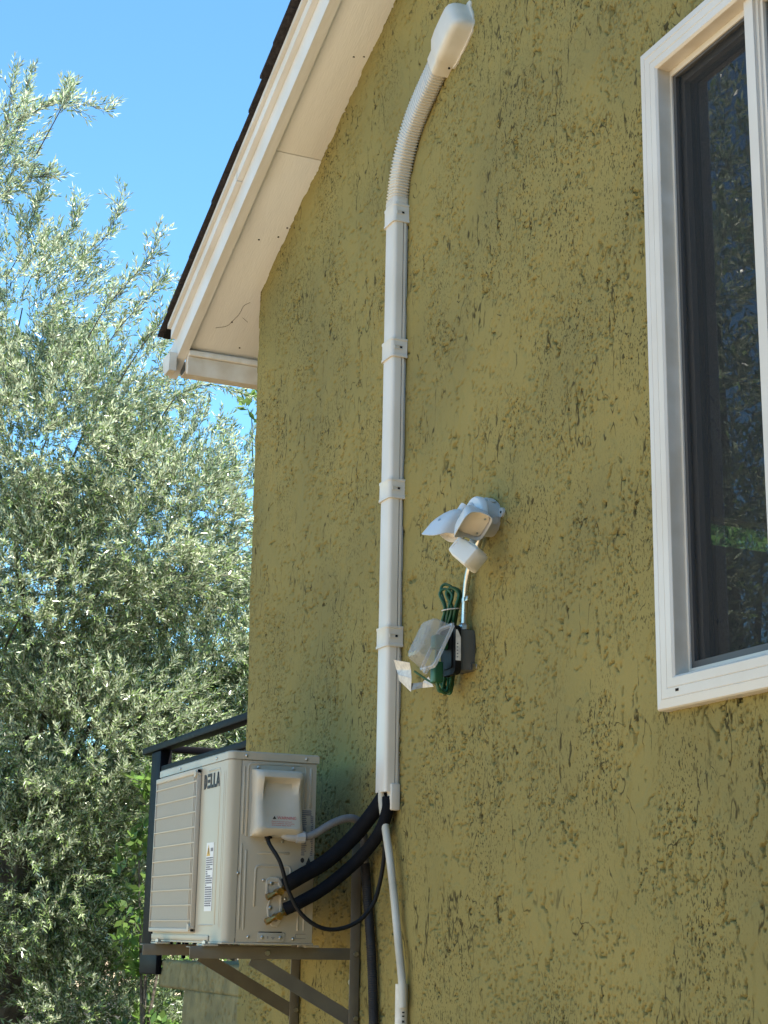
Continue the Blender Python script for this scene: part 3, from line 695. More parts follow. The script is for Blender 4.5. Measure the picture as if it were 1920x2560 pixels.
bs = [(DXc-.030, -.002), (DXc-.030, -.0105), (DXc-.038, -.011), (DXc-.038, -.0185), (DXc+.038, -.0185), (DXc+.038, -.011), (DXc+.030, -.0105), (DXc+.030, -.002)]
zsec(bs, 1.985, 3.842, 'duct_base', PVC)
rbox('base_end', (DXc+.012, -.034, 1.945), (DXc+.046, -.005, 2.022), PVCW, duct, .004)
for i, z in enumerate((3.838, 3.377, 2.917, 2.458)):
    def ring(e, zz): return [(DXc+a, b, zz) for a, b in [(-.0405-e, -.002), (-.0405-e, -.045)]+[(-.0405-e+.011*(1-math.cos(t)), -.045-e*.5-.011*math.sin(t)) for t in np.linspace(.2, math.pi/2, 4)]+[(.0405+e-.011*(1-math.cos(t)), -.045-e*.5-.011*math.sin(t)) for t in np.linspace(math.pi/2, .2, 4)]+[(.0405+e, -.045), (.0405+e, -.002)]]
    hh = .031
    co_ = MB().loft([ring(.003, z-hh), ring(.003, z-hh+.007), ring(.0005, z-hh+.009), ring(.0005, z+hh-.008), ring(.0025, z+hh-.006), ring(.0025, z+hh)]).build('coupler', PVCW, duct, ang=30)
    sx_ = DXc+.0412
    MB().box((sx_-.001, -.0275, z-.003), (sx_+.0006, -.0195, z+.0045)).build('slot', DARK, co_, smooth=False)  # surface plate coloured dark for the shade inside the slot
    fr = MB(); fr.box((sx_-.001, -.046, z+.0046), (sx_+.002, -.019, z+.0066)); fr.box((sx_-.001, -.046, z-.0051), (sx_+.002, -.019, z-.0031)); fr.box((sx_-.001, -.046, z-.003), (sx_+.002, -.0431, z+.0045))
    fr.build('slot_rim', PVCW, co_, smooth=False)
# corrugated elbow
fp = smooth_path([(-4.318, 0, 3.872), (-4.316, 0, 3.905), (-4.296, 0, 3.978), (-4.262, 0, 4.045), (-4.218, 0, 4.102), (-4.158, 0, 4.150), (-4.088, 0, 4.190), (-4.0, 0, 4.234)], 40)
L = [0]
for a, b in zip(fp, fp[1:]): L.append(L[-1]+(b-a).length)
rings = []; NS = 50*5
for i in range(NS+1):
    s_ = L[-1]*i/NS; j = min(max(int(np.searchsorted(L, s_))-1, 0), len(fp)-2)
    p = fp[j].lerp(fp[j+1], (s_-L[j])/max(1e-9, L[j+1]-L[j])); t = (fp[min(j+4, len(fp)-1)]-fp[max(j-3, 0)]).normalized()
    sd = Vector((t.z, 0, -t.x)); e = (-.0006, .0006, .0038, .0038, .0006)[i % 5]
    rings.append([p+sd*a+Vector((0, -.027+b, 0)) for a, b in rrect(.074+2*e, .048+2*e, .015, 3)])
MB().loft(rings).build('corrugated_elbow', PVC, duct, ang=20)
rings = []
for zz, e in ((3.866, .004), (3.895, .004), (3.9, .002)):
    rings.append([(DXc+a*1.0, -.027+b, zz) for a, b in rrect(.072+2*e, .046+2*e, .014, 4)])
MB().loft(rings).build('elbow_collar', PVCW, duct)
# wall cap
cd = Vector((.89, 0, .455)).normalized(); ce = Vector((-cd.z, 0, cd.x)); c0 = Vector((-4.022, 0, 4.222))
rings = []
for u, hw, hh, lip in ((0, .044, .056, 0), (.004, .0455, .058, 0), (.036, .046, .059, 0), (.050, .053, .064, 0), (.064, .060, .069, 0), (.10, .062, .072, 0), (.15, .062, .072, 0), (.178, .061, .071, 0), (.192, .0585, .066, 0), (.201, .054, .056, 0), (.206, .048, .042, 0), (.209, .038, .02, 0)):
    ring = []
    for a in np.linspace(0, math.pi, 15):
        ca, sa = math.cos(a), math.sin(a); ex = .26
        vx = math.copysign(abs(ca)**ex, ca)*hw*(1-.10*sa); vy = abs(sa)**ex*hh
        ring.append(c0+cd*u+ce*(-vx)+Vector((0, -.001-vy, 0)))
    rings.append(ring)
cap = MB().loft(rings).build('wall_cap', PVCW, duct, ang=50)
fl = [(.045, -.060), (.06, -.066), (.10, -.070), (.15, -.071), (.185, -.067), (.205, -.053), (.217, -.02), (.219, .012), (.218, .020), (.225, .027), (.228, .036), (.224, .046), (.214, .052), (.203, .054), (.185, .068), (.15, .071), (.10, .070), (.06, .068), (.045, .058)]
MB().loft([[c0+cd*u+ce*v+Vector((0, y, 0)) for u, v in fl] for y in (.006, -.0065)]).build('cap_flange', PVCW, cap, smooth=False)
q = c0+cd*.045+ce*-.0605+Vector((0, -.02, 0))
MB().tube([q, q-ce*.003], .0035, 8).build('screw_hole', DARK, cap)

# ------------------------------------------------------------------ pipes and cables
hose = tag(tube_obj('insulated_pipe', [(-4.478, -.278, 1.728), (-4.458, -.243, 1.752), (-4.448, -.160, 1.802), (-4.425, -.088, 1.872), (-4.372, -.05, 1.94), (-4.332, -.030, 1.99), (-4.328, -.028, 2.005)], .0225, FOAM, None, 16), 'upper black foam insulated pipe from the top valve into the duct', 'pipe', 'insulated pipes')
hose2 = tag(tube_obj('insulated_pipe', [(-4.478, -.275, 1.661), (-4.458, -.24, 1.680), (-4.450, -.160, 1.727), (-4.425, -.072, 1.806), (-4.335, -.045, 1.878), (-4.300, -.033, 1.945), (-4.303, -.030, 1.983)], .0185, FOAM, None, 16), 'lower black foam insulated pipe from the bottom valve into the duct', 'pipe', 'insulated pipes')
gc = thing('flexible_conduit', (-4.46, -.22, 1.87), 'grey flexible conduit looping from the valve cover behind the upper pipe', 'conduit')
pts = smooth_path([(-4.462, -.232, 1.868), (-4.455, -.20, 1.878), (-4.45, -.14, 1.914), (-4.45, -.088, 1.929), (-4.458, -.052, 1.915), (-4.468, -.035, 1.87), (-4.478, -.026, 1.80)], 14)
MB().tube(pts, [.0115+(.0007 if i % 2 else 0) for i in range(len(pts))], 12).build('conduit', GREYC, gc)
MB().tube(smooth_path([(-4.472, -.296, 1.888), (-4.468, -.290, 1.874), (-4.465, -.272, 1.868), (-4.464, -.252, 1.867)], 6), .013, 12).build('elbow_fitting', GREYF, gc)
MB().tube([(-4.464, -.254, 1.867), (-4.462, -.2285, 1.868)], .0175, 8).build('gland_nut', GREYF, gc, smooth=False)
pts = smooth_path([(-4.480, -.024, 1.80), (-4.462, -.022, 1.70), (-4.432, -.020, 1.555), (-4.412, -.020, 1.425), (-4.400, -.020, 1.30), (-4.395, -.020, 1.0)], 40)
tag(MB().tube(pts, [.0135+(.0012 if i % 2 else 0) for i in range(len(pts))], 12).build('corrugated_conduit', DGREYC), 'dark corrugated conduit running down the wall beside the bracket post', 'conduit')
tag(tube_obj('power_cable', [(-4.478, -.335, 1.866), (-4.45, -.342, 1.845), (-4.421, -.317, 1.792), (-4.412, -.291, 1.712), (-4.403, -.256, 1.651), (-4.394, -.207, 1.615), (-4.385, -.158, 1.606), (-4.375, -.109, 1.619), (-4.366, -.071, 1.646), (-4.357, -.044, 1.689), (-4.348, -.030, 1.751), (-4.339, -.025, 1.809), (-4.332, -.026, 1.86), (-4.325, -.028, 1.99)], .0062, RUBBER, None, 10), 'thin black cable hanging in a loop below the valve cover', 'cable')
tag(tube_obj('drain_hose', [(-4.322, -.042, 2.003), (-4.320, -.042, 1.97), (-4.306, -.038, 1.905), (-4.273, -.034, 1.80), (-4.243, -.031, 1.683), (-4.211, -.030, 1.556), (-4.194, -.026, 1.464), (-4.192, -.024, 1.40)], .0115, HOSEW, None, 12), 'white drain hose hanging from the duct into a white pipe', 'hose')
pp = thing('drain_pipe', (-4.205, -.02, 0), 'aged white plastic drain pipe fixed to the wall at bottom', 'pipe')
pts = [(-4.207, -.022, 0), (-4.207, -.022, 1.462)]
MB().tube(pts, .0175, 16, True).build('pipe', PIPEW, pp)
for z, h_ in ((1.385, .004), (1.375, .004), (1.36, .006), (1.34, .004)): rbox('pipe_print', (-4.1905, -.027, z), (-4.1890, -.020, z+h_), INK, pp, 0)

# ------------------------------------------------------------------ security light
sl_ = thing('security_light', (-3.70, 0, 2.69), 'white twin head security light with motion sensor on the wall', 'light')
LC = Vector((-3.70, 0, 2.691))
def ydisc(name, prof, m, parent, n=28, c=LC): return MB().loft([[(c.x+r*math.cos(2*math.pi*k/n), y, c.z+r*math.sin(2*math.pi*k/n)) for k in range(n)] for y, r in prof]).build(name, m, parent)
jb = ydisc('junction_box', [(.006, .050), (-.030, .0515), (-.041, .052), (-.0425, .049)], JBOX, sl_)
ydisc('cover_plate', [(-.0428, .0545), (-.056, .0545), (-.061, .051), (-.066, .036)], LWHITE, sl_)
for dx, dz in ((.062, .002), (-.05, .04)):
    MB().loft([[(LC.x+dx+.0135*math.cos(a), y, LC.z+dz+.0135*math.sin(a)) for a in np.linspace(0, 2*math.pi, 13)[:-1]] for y in (.002, -.009)]).build('mounting_lug', JBOX, jb)
    MB().tube([(LC.x+dx+.002, -.009, LC.z+dz), (LC.x+dx+.002, -.0105, LC.z+dz)], .0035, 8).build('lug_hole', DARK, jb)
for a in (-.35, .9, 1.35):
    d = Vector((math.cos(a), 0, math.sin(a))); p = LC+d*.051+Vector((0, -.02, 0))
    MB().tube([p, p+d*.003], .011, 12).build('knockout_plug', JBOX, jb)
def lamp(back, axis, hooddir, label):
    a = Vector(axis).normalized(); h = Vector(hooddir); h = (h-a*h.dot(a)).normalized(); s2 = a.cross(h)
    b = Vector(back); rings = []; N = 28
    def sq(t, R_):
        c, s = math.cos(t), math.sin(t); e = .42
        return math.copysign(abs(c)**e, c)*R_, math.copysign(abs(s)**e, s)*R_
    prof_ = ((0, .006, 0), (.002, .014, 0), (.012, .021, 0), (.03, .030, 0), (.05, .037, 0), (.068, .0415, 0))
    for u, R_, _ in prof_:
        rings.append([b+a*u+h*sq(t, R_)[0]+s2*sq(t, R_)[1] for t in [2*math.pi*k/N for k in range(N)]])
    def rim(R_, back_=0):
        out = []
        for k in range(N):
            t = 2*math.pi*k/N; e = max(0, math.cos(t))**.7; x_, y_ = sq(t, R_*(1+.06*e))
            out.append(b+a*(.074+.042*e-back_)+h*x_+s2*y_)
        return out
    rings.append(rim(.043)); rings.append(rim(.041, .0))
    rings.append([b+a*.058+h*sq(t, .038)[0]+s2*sq(t, .038)[1] for t in [2*math.pi*k/N for k in range(N)]])
    o = MB().loft(rings, False).build('lamp_head', LWHITE, sl_, ang=50); o['label'] = label
    MB().loft([[b+a*u+h*sq(t, R_)[0]+s2*sq(t, R_)[1] for t in [2*math.pi*k/N for k in range(N)]] for u, R_ in ((.0595, .0375), (.064, .037), (.066, .033))]).build('lamp_lens', LENSM, o)
    for k in (1, -1):
        p = b+a*.0645-h*.024+s2*.024*k; MB().tube([p, p+a*.003], .0028, 8).build('lens_screw', STEEL, o)
    p = b+a*.06+h*.039; MB().tube([p, p+h*.002], .004, 8).build('hood_screw', STEEL, o)
    MB().tube([b-a*.022, b+a*.004], .011, 12).build('swivel', LWHITE, o)
    return o
lamp((-3.683, -.074, 2.702), (.62, -.24, -.70), (-.25, -.85, .45), 'near lamp head with pale lens turned to the camera')
lamp((-3.752, -.073, 2.714), (-.12, -.52, -.85), (.25, -.85, .42), 'far lamp head pointing away from the wall')
# motion sensor
SK = 1.22; sc_ = Vector((-3.658, -.098, 2.572)); sa = Vector((.78, .18, -.55)).normalized(); sb = Vector((.35, -.75, .30)); sb = (sb-sa*sb.dot(sa)).normalized(); sn = sa.cross(sb)
def srect(u, hw, hh, r=.006): return [sc_+sa*u*SK+sb*a*SK+sn*b*SK for a, b in rrect(hw*2, hh*2, r, 3)]
se = MB().loft([srect(-.040, .014, .014), srect(-.036, .020, .019), srect(-.012, .024, .023), srect(-.006, .024, .023), srect(.026, .024, .024), srect(.036, .022, .023), srect(.040, .017, .018)]).build('motion_sensor', LSENS, sl_, ang=40)
MB().loft([[sc_+(sa*u+sb*a-sn*b_)*SK for u, a in ((-.004, -.017), (.030, -.017), (.030, .017), (-.004, .017))] for b_ in (.022, .0262)]).build('sensor_lens', LENSM, se, smooth=False)
for i in range(3):
    p = sc_-sa*(.030-.006*i)*SK+sb*.0215*SK
    MB().bar(p-sn*.012, p+sn*.012, sa*.003, sb*.003).build('sensor_vent', LWHITE, se, smooth=False)
MB().tube(smooth_path([sc_-sa*.01+sn*.02, (-3.675, -.075, 2.610), (-3.69, -.062, 2.650)], 5), .009, 10).build('sensor_arm', LWHITE, sl_)
MB().tube([(-3.672, -.05, 2.632), (-3.672, -.05, 2.645)], .011, 10).build('brass_bushing', BRASS, sl_)

# ------------------------------------------------------------------ metal conduit + outlet + cord
mc = thing('metal_conduit', (-3.82, -.025, 2.41), 'thin galvanised conduit bending from the outlet box up to the light', 'conduit')
tube = tube_obj('tube', [(-3.822, -.025, 2.408), (-3.819, -.025, 2.46), (-3.812, -.025, 2.51), (-3.795, -.025, 2.56), (-3.762, -.024, 2.605), (-3.728, -.022, 2.645)], .0088, EMT, mc, 14)
MB().tube([(-3.822, -.025, 2.402), (-3.8218, -.025, 2.414), (-3.8215, -.025, 2.42)], [.016, .016, .011], 8).build('connector', EMT, mc, smooth=False)
MB().tube([(-3.817, -.025, 2.478), (-3.8162, -.025, 2.488)], .0105, 12).build('strap', EMT, mc)
rbox('strap_ear', (-3.806, -.034, 2.477), (-3.785, -.028, 2.490), EMT, mc, .001)
ob = thing('outlet_box', (-3.84, 0, 2.34), 'grey outdoor outlet box with clear bubble cover hanging open', 'outlet')
rbox('box', (-3.876, -.046, 2.289), (-3.806, .004, 2.401), BOXG, ob, .003)
MB().loft([[(-3.841+a, y, 2.344+b) for a, b in rrect(.090, .134, .016, 5)] for y in (-.0462, -.060, -.064)]).build('cover_plate', BLACKP, ob, bevel=0)
MB().loft([[(-3.841+a, y, 2.344+b) for a, b in rrect(.060, .10, .008, 3)] for y in (-.0641, -.068)]).build('receptacle', BLACKP, ob)
MB().tube([(-3.7995, .0, 2.299), (-3.7995, -.012, 2.299)], .009, 10).build('mounting_lug', STEEL, ob)
rbox('lug_tab', (-3.806, -.003, 2.293), (-3.79, .0, 2.305), STEEL, ob, .001)
stk = MB().loft([[(-3.7955, y, z) for y, z in ((-.0625, 2.312), (-.0475, 2.312), (-.0475, 2.376), (-.0575, 2.396), (-.0625, 2.396))], [(-3.795, y, z) for y, z in ((-.0625, 2.312), (-.0475, 2.312), (-.0475, 2.376), (-.0575, 2.396), (-.0625, 2.396))]]).build('sticker', PAPER, ob, smooth=False)
for i in range(5): rbox('sticker_print', (-3.7949, -.060, 2.320+i*.009), (-3.7945, -.0555, 2.323+i*.009), NAVY, stk, 0)
# bubble cover: tapered clear tub, hinged at the top
hy, hz = -.068, 2.410; rd = Vector((0, -.055, -.115)).normalized(); rn = Vector((0, -.115, .055)).normalized(); Xv = Vector((1, 0, 0)); bc = Vector((-3.841, hy, hz))
def bring(d, k, hw, inn=0):
    cen = bc+rd*.066+rn*d
    return [cen+Xv*a+rd*b for a, b in rrect((hw-inn)*2, k-inn*2, .012, 4)]
MB().loft([bring(-.004, .136, .046), bring(.004, .136, .046), bring(.004, .136, .046, .006), bring(-.004, .136, .046, .006), bring(-.004, .136, .046)], False).build('cover_rim', CLEARR, ob, smooth=False)
bub = MB().loft([bring(.0042, .128, .042), bring(.045, .120, .0385), bring(.054, .112, .036), bring(.059, .098, .031)], False)
k0 = len(bub.v); bub.add([bring(.059, .098, .031)[i] for i in range(20)], [tuple(range(20))])
bub.build('bubble_cover', CLEARP, ob, ang=20)
MB().tube([(-3.875, -.066, 2.413), (-3.807, -.066, 2.413)], .0042, 8).build('hinge_pin', CLEARP, ob)
MB().loft([[bc+rd*u+rn*v+Xv*.0 for u, v in ((.132, -.002), (.150, -.002), (.150, .006), (.132, .012))], [bc+rd*u+rn*v+Xv*.012 for u, v in ((.132, -.002), (.150, -.002), (.150, .006), (.132, .012))]]).build('cover_latch', CLEARP, ob, smooth=False)
ec = thing('extension_cord', (-3.89, -.05, 2.25), 'green extension cord bundled with a white tie at the outlet box', 'cord')
rc = random.Random(9); pts = []
cz0, cz1 = 2.250, 2.530
for i in range(5):
    ox = -3.902+.009*(i % 3); oy_ = -.028-.008*i
    t0 = rc.uniform(-.010, .008)
    pts += [(ox-.006, oy_-.014, 2.30), (ox+.006, oy_-.010, 2.40), (ox+.030, oy_-.004, 2.462), (ox+.022, oy_-.016, 2.515+t0), (ox+.030, oy_-.004, cz1+t0), (ox+.042, oy_+.012, 2.512+t0), (ox+.036, oy_+.004, 2.462), (ox+.010, oy_+.008, 2.40), (ox+.010, oy_+.008, 2.30), (ox+.004, oy_+.002, cz0-.008*((i+1) % 2)), (ox-.006, oy_-.008, cz0-.004)]
pts = pts[2:-1]
MB().tube(smooth_path(pts, 6), .0040, 8).build('cord', CORDG, ec)
MB().tube([(-3.862+.021*math.cos(a), -.045+.026*math.sin(a), 2.463+.004*math.sin(a)) for a in np.linspace(0, 2*math.pi, 25)], .0018, 6).build('zip_tie', PVCW, ec)
rbox('plug', (-3.862, -.108, 2.254), (-3.832, -.080, 2.312), CORDG, ec, .005, 3)
rbox('plug', (-3.858, -.110, 2.345), (-3.826, -.0685, 2.385), CORDG, ec, .006, 3)
MB().tube(smooth_path([(-3.847, -.094, 2.258), (-3.850, -.085, 2.240), (-3.862, -.06, 2.232), (-3.878, -.045, 2.252), (-3.886, -.04, 2.30)], 6), .0045, 8).build('cord', CORDG, ec)
MB().tube(smooth_path([(-3.905, -.135, 2.292), (-3.888, -.112, 2.272), (-3.868, -.098, 2.258)], 6), .0032, 8).build('cord', CORDG, ec)
tg = [[(-3.896, -.08, 2.252), (-3.929, -.08, 2.284), (-3.944, -.09, 2.271), (-3.956, -.085, 2.256)], [(-3.944, -.09, 2.270), (-4.051, -.075, 2.282), (-4.044, -.080, 2.261), (-3.956, -.085, 2.257)],
      [(-4.044, -.080, 2.257), (-4.116, -.085, 2.299), (-4.110, -.09, 2.313), (-4.030, -.085, 2.293)], [(-4.030, -.085, 2.293), (-4.110, -.09, 2.313), (-4.142, -.082, 2.334), (-4.050, -.078, 2.320)], [(-4.050, -.078, 2.320), (-4.142, -.082, 2.334), (-4.133, -.095, 2.360), (-4.033, -.090, 2.337)]]
for i, qd in enumerate(tg):
    qd = [Vector(p) for p in qd]; nn = (qd[1]-qd[0]).cross(qd[2]-qd[0]).normalized()*.0004
    MB().loft([[p+nn for p in qd], [p-nn for p in qd]]).build('tag', PAPERG if i == 1 else PAPER, ec, smooth=False)

# ------------------------------------------------------------------ vegetation
def leaf_mesh(name, pos, dirs, K, Ll, Lw, SL, rng_, m, parent, ang=(.5, .95), stems=True, stem_m=BARK, droop=.15):
    N = len(pos)
    up_ = np.array([0, 0, 1.0])
    d = dirs/np.linalg.norm(dirs, axis=1, keepdims=True)
    a = np.cross(d, rng_.normal(size=(N, 3))); a /= np.linalg.norm(a, axis=1, keepdims=True); b = np.cross(d, a)
    t = (np.arange(K)+.5)/K
    s = t[None, :]*SL*rng_.uniform(.7, 1.25, (N, 1))
    base = pos[:, None, :]+d[:, None, :]*s[:, :, None]
    base[:, :, 2] -= droop*s*s/SL
    th = np.arange(K)*math.pi+((np.arange(K)//2) % 2)*math.pi/2
    th = th[None, :]+rng_.uniform(-.5, .5, (N, K))
    side = a[:, None, :]*np.cos(th)[:, :, None]+b[:, None, :]*np.sin(th)[:, :, None]
    an = rng_.uniform(*ang, (N, K))[:, :, None]
    an = an*(1-.6*(t[None, :, None]**4))
    ld = d[:, None, :]*np.cos(an)+side*np.sin(an); ld[:, :, 2] += rng_.uniform(-.25, .15, (N, K)); ld /= np.linalg.norm(ld, axis=2, keepdims=True)
    wv = np.cross(ld, up_[None, None, :]+rng_.normal(size=(N, K, 3))*.9); wv /= np.linalg.norm(wv, axis=2, keepdims=True)
    ll = (Ll*rng_.uniform(.65, 1.2, (N, K)))[:, :, None]; lw = (Lw*rng_.uniform(.75, 1.2, (N, K)))[:, :, None]
    v0 = base; v2 = base+ld*ll; mid = base+ld*ll*.45
    V = np.stack([v0, mid+wv*lw/2, v2, mid-wv*lw/2], 2).reshape(-1, 3)
    nq = N*K
    me = bpy.data.meshes.new(name)
    allV = [V]; loops = [np.arange(nq*4)]; starts = [np.arange(nq)*4]; mi = [np.zeros(nq, np.int32)]
    if stems:
        e = pos+d*SL; e[:, 2] -= droop*SL; r_ = .0022
        sv = np.stack([pos-a*r_, pos+a*r_, e+a*r_*.5, e-a*r_*.5], 1).reshape(-1, 3)
        allV.append(sv); loops.append(np.arange(N*4)+nq*4); starts.append(np.arange(N)*4+nq*4); mi.append(np.ones(N, np.int32))
    V = np.concatenate(allV); loops = np.concatenate(loops).astype(np.int32); starts = np.concatenate(starts).astype(np.int32)
    me.vertices.add(len(V)); me.vertices.foreach_set('co', V.astype(np.float32).ravel())
    me.loops.add(len(loops)); me.loops.foreach_set('vertex_index', loops)
    me.polygons.add(len(starts)); me.polygons.foreach_set('loop_start', starts)
    me.materials.append(m); me.materials.append(stem_m)
    me.polygons.foreach_set('material_index', np.concatenate(mi)); me.update(); me.validate()
    o = bpy.data.objects.new(name, me); COL.objects.link(o); o['kind'] = 'stuff'
    o.parent = parent; o.matrix_parent_inverse = inv_of(parent); return o
def sample_lobes(lobes, dens, rng_, shell=.30):
    Ps, Ds = [], []
    for l in lobes:
        c = np.array(l[:3]); rx, rz = l[3], l[4]; ry = l[5] if len(l) > 5 else max(rx, .45)*1.05
        N = int(dens*(rx*rz+rx*ry+ry*rz)*(l[6] if len(l) > 6 else 1))
        v = rng_.normal(size=(N, 3)); v /= np.linalg.norm(v, axis=1, keepdims=True)
        r = rng_.uniform(0, 1, (N, 1))**shell
        p = c+v*r*np.array([(rx+ry)/2, (rx+ry)/2, rz])
        # break the lobe up into tufts
        keep_ = (noise2(p[:, 0]*4.5+p[:, 1]*3, p[:, 2]*4.5, 77)+noise2(p[:, 1]*5, p[:, 2]*3+p[:, 0]*4, 78)) > -.20
        p = p[keep_]; v = v[keep_]
        Ps.append(p); Ds.append(v*.8+np.array([0, 0, .55])+rng_.normal(size=v.shape)*.45)
    return np.concatenate(Ps), np.concatenate(Ds)
def limb(mb, pts, r0_, r1_):
    pp_ = smooth_path(pts, 6); n_ = len(pp_)-1
    mb.tube(pp_, [r0_+(r1_-r0_)*i/n_ for i in range(n_+1)], 8)
NR = np.random.default_rng(12)
lobes = [(-9.68, -.52, 6.55, .17, .36, .2, 1.2), (-9.95, -.24, 5.55, .49, .46, .6, .8), (-10.14, .38, 5.16, .47, .45, .5, .55), (-10.21, .96, 4.75, .39, .39, .45, .6), (-10.37, 1.40, 4.36, .49, .56, .5, .7), (-10.0, -.01, 4.68, .67, .67, .7, 1.1), (-10.09, .67, 4.12, .68, .66, .7, 1.1), (-10.2, -.01, 3.64, .69, .72, .75, 1.2), (-10.5, 1.22, 3.48, .58, .64, .6, 1.2), (-10.33, .51, 2.78, .76, .73, .8, 1.2), (-10.47, .17, 2.03, .71, .68, .75, 1.3), (-10.58, .93, 2.06, .56, .71, .6, 1.3), (-10.74, .65, 1.17, .85, .67, .85, 1.3), (-10.82, 1.38, 2.89, .49, .52), (-10.67, -1.07, 5.55, .82, .82, .8, .35), (-10.85, -.95, 3.98, .87, .93, .9, .35), (-11.26, -.81, 2.33, .93, .99, .9, .35)]
shoots = [[[-9.43, -.64, 6.05], [-9.35, -.54, 6.42], [-9.28, -.54, 6.88]], [[-9.61, -.59, 6.51], [-9.53, -.38, 6.72], [-9.47, -.16, 6.83], [-9.41, .14, 6.82]], [[-9.86, -.43, 6.59], [-9.82, -.37, 6.89], [-9.8, -.35, 7.17]], [[-9.56, -.56, 6.06], [-9.49, -.35, 6.24], [-9.47, -.2, 6.3]], [[-9.73, .01, 5.79], [-9.64, .22, 6.03], [-9.59, .29, 6.34]], [[-9.27, .17, 5.39], [-9.19, .34, 5.64], [-9.15, .45, 5.87]], [[-9.57, .3, 5.33], [-9.48, .48, 5.59], [-9.47, .57, 5.73]], [[-9.93, -.14, 5.91], [-9.87, .02, 6.12], [-9.87, .05, 6.33]], [[-9.4, .42, 5.17], [-9.34, .55, 5.39], [-9.32, .64, 5.56]], [[-9.8, -.27, 5.97], [-9.8, -.24, 6.17], [-9.8, -.18, 6.32]], [[-9.11, -.25, 6.57], [-9.14, -.22, 6.67], [-9.16, -.19, 6.79]], [[-9.51, .71, 4.93], [-9.46, .91, 5.04], [-9.44, 1.13, 5.01]], [[-9.8, .63, 5.21], [-9.75, .9, 5.23], [-9.75, 1.06, 5.21]]]
tree = thing('olive_tree', (-10.9, .1, 0), 'large silvery olive tree filling the left side behind the house corner', 'tree')
tr = MB()
limb(tr, [(-10.9, .1, -.1), (-10.85, .05, .6), (-10.75, .15, 1.3), (-10.6, .1, 2.2)], .17, .11)
for l in lobes[1:]:
    c = Vector(l[:3]); st_ = Vector((-10.62, .1, min(2.1, max(.9, c.z-.9))))
    limb(tr, [st_, st_.lerp(c, .4)+Vector((-.3, .1, .15)), st_.lerp(c, .75)+Vector((-.25, -.1, 0)), c], .026, .004)
for s_ in shoots:
    limb(tr, [Vector(s_[0])+Vector((-.25, -.08, -.2))]+[Vector(p) for p in s_], .004, .0015)
tr.build('trunk', BARK, tree)
pos, dr = sample_lobes(lobes, 1150, NR)
sp_, sd_ = [], []
for s_ in shoots:
    pth = smooth_path([Vector(p) for p in s_], 14)
    for i in range(len(pth)-1):
        t = (pth[i+1]-pth[i]).normalized()
        for _ in range(1 if i % 3 else 2):
            sp_.append(pth[i]+Vector(NR.normal(size=3)*.012)); sd_.append(t*.9+Vector(NR.normal(size=3)*.45)+Vector((0, 0, .35)))
pos2 = np.array(sp_); dr2 = np.array(sd_)
leaf_mesh('crown', pos, dr, 27, .047, .0105, .22, NR, OLIVE, tree)
leaf_mesh('crown', pos2, dr2, 11, .052, .011, .13, NR, OLIVE, tree)
print('olive twigs', len(pos), len(pos2))
back = thing('olive_tree', (-12.4, .9, 0), 'second olive tree standing in the shade behind the large one', 'tree')
bk = [(-12.0, .5, 4.0, .9, .9, .9), (-12.0, 1.5, 3.4, .8, .8, .8), (-12.2, -.4, 3.3, .9, .9, .9), (-12.2, .6, 2.5, 1., .9, .9), (-12.1, 1.5, 2.3, .8, .8, .8), (-12.3, -.4, 1.9, .9, .9, .9), (-12.2, .8, 1.2, 1.0, .8, .9)]
pk, dk = sample_lobes(bk, 330, NR, .35); leaf_mesh('crown', pk, dk, 14, .062, .017, .20, NR, OLIVE, back)
sm = MB(); limb(sm, [(-12.4, .9, -.1), (-12.4, .8, 1.2), (-12.2, .7, 2.6), (-12.0, .6, 3.8)], .15, .03)
for l in bk: limb(sm, [(-12.4, .85, 1.0), tuple((np.array([-12.4, .8, 1.4])+np.array(l[:3]))/2), l[:3]], .045, .01)
sm.build('trunk', BARK, back)
# bright broadleaf shrub by the railing
shrub = thing('broadleaf_shrub', (-9.8, .8, 0), 'bright yellow green broadleaf shrub growing beside the balcony railing post', 'shrub')
bl = [(-9.62, .67, 1.88, .12, .39, .14, 2.2), (-9.50, .70, 2.37, .07, .17, .1, 2.2), (-9.8, .84, 1.4, .2, .25, .2, 1.6), (-9.9, .9, .9, .3, .3, .3)]
pb, db = sample_lobes(bl, 420, NR, .6); leaf_mesh('crown', pb, db, 6, .075, .036, .10, NR, BROAD, shrub, (.6, 1.2))
sm = MB()
for x_, y_, z_ in ((-9.62, .67, 2.0), (-9.5, .7, 2.4), (-9.75, .9, 1.6)): limb(sm, [(-9.8, .8, 0), (-9.78, .8, .8), (x_, y_, z_)], .02, .006)
sm.build('trunk', BARK, shrub)
bt = thing('broadleaf_tree', (-11.9, 2.4, 0), 'dark green broadleaf tree half hidden behind the olive and the house corner', 'tree')
bl2 = [(-11.6, 1.9, 1.2, .9, .9, .9), (-11.6, 1.6, 2.3, .8, .8, .8), (-11.5, 2.2, 3.3, .7, .9, .8), (-11.9, .6, 1.4, 1.0, 1.1, 1.), (-12.2, -.4, 1.6, 1., 1.2, 1.), (-12.0, .4, 3.0, .9, .9, .9), (-10.5, 1.52, 3.27, .09, .19, .1, 4), (-10.14, 1.44, 5.14, .07, .11, .08, 5), (-11.2, 2.4, 4.4, .5, .6, .6)]
pb, db = sample_lobes(bl2, 170, NR, .35); leaf_mesh('crown', pb, db, 8, .10, .045, .16, NR, BROAD, bt, (.6, 1.2))
sm = MB(); limb(sm, [(-11.9, 2.4, -.1), (-11.8, 2.2, 1.2), (-11.6, 2.0, 2.6), (-11.4, 2.2, 3.8)], .14, .04)
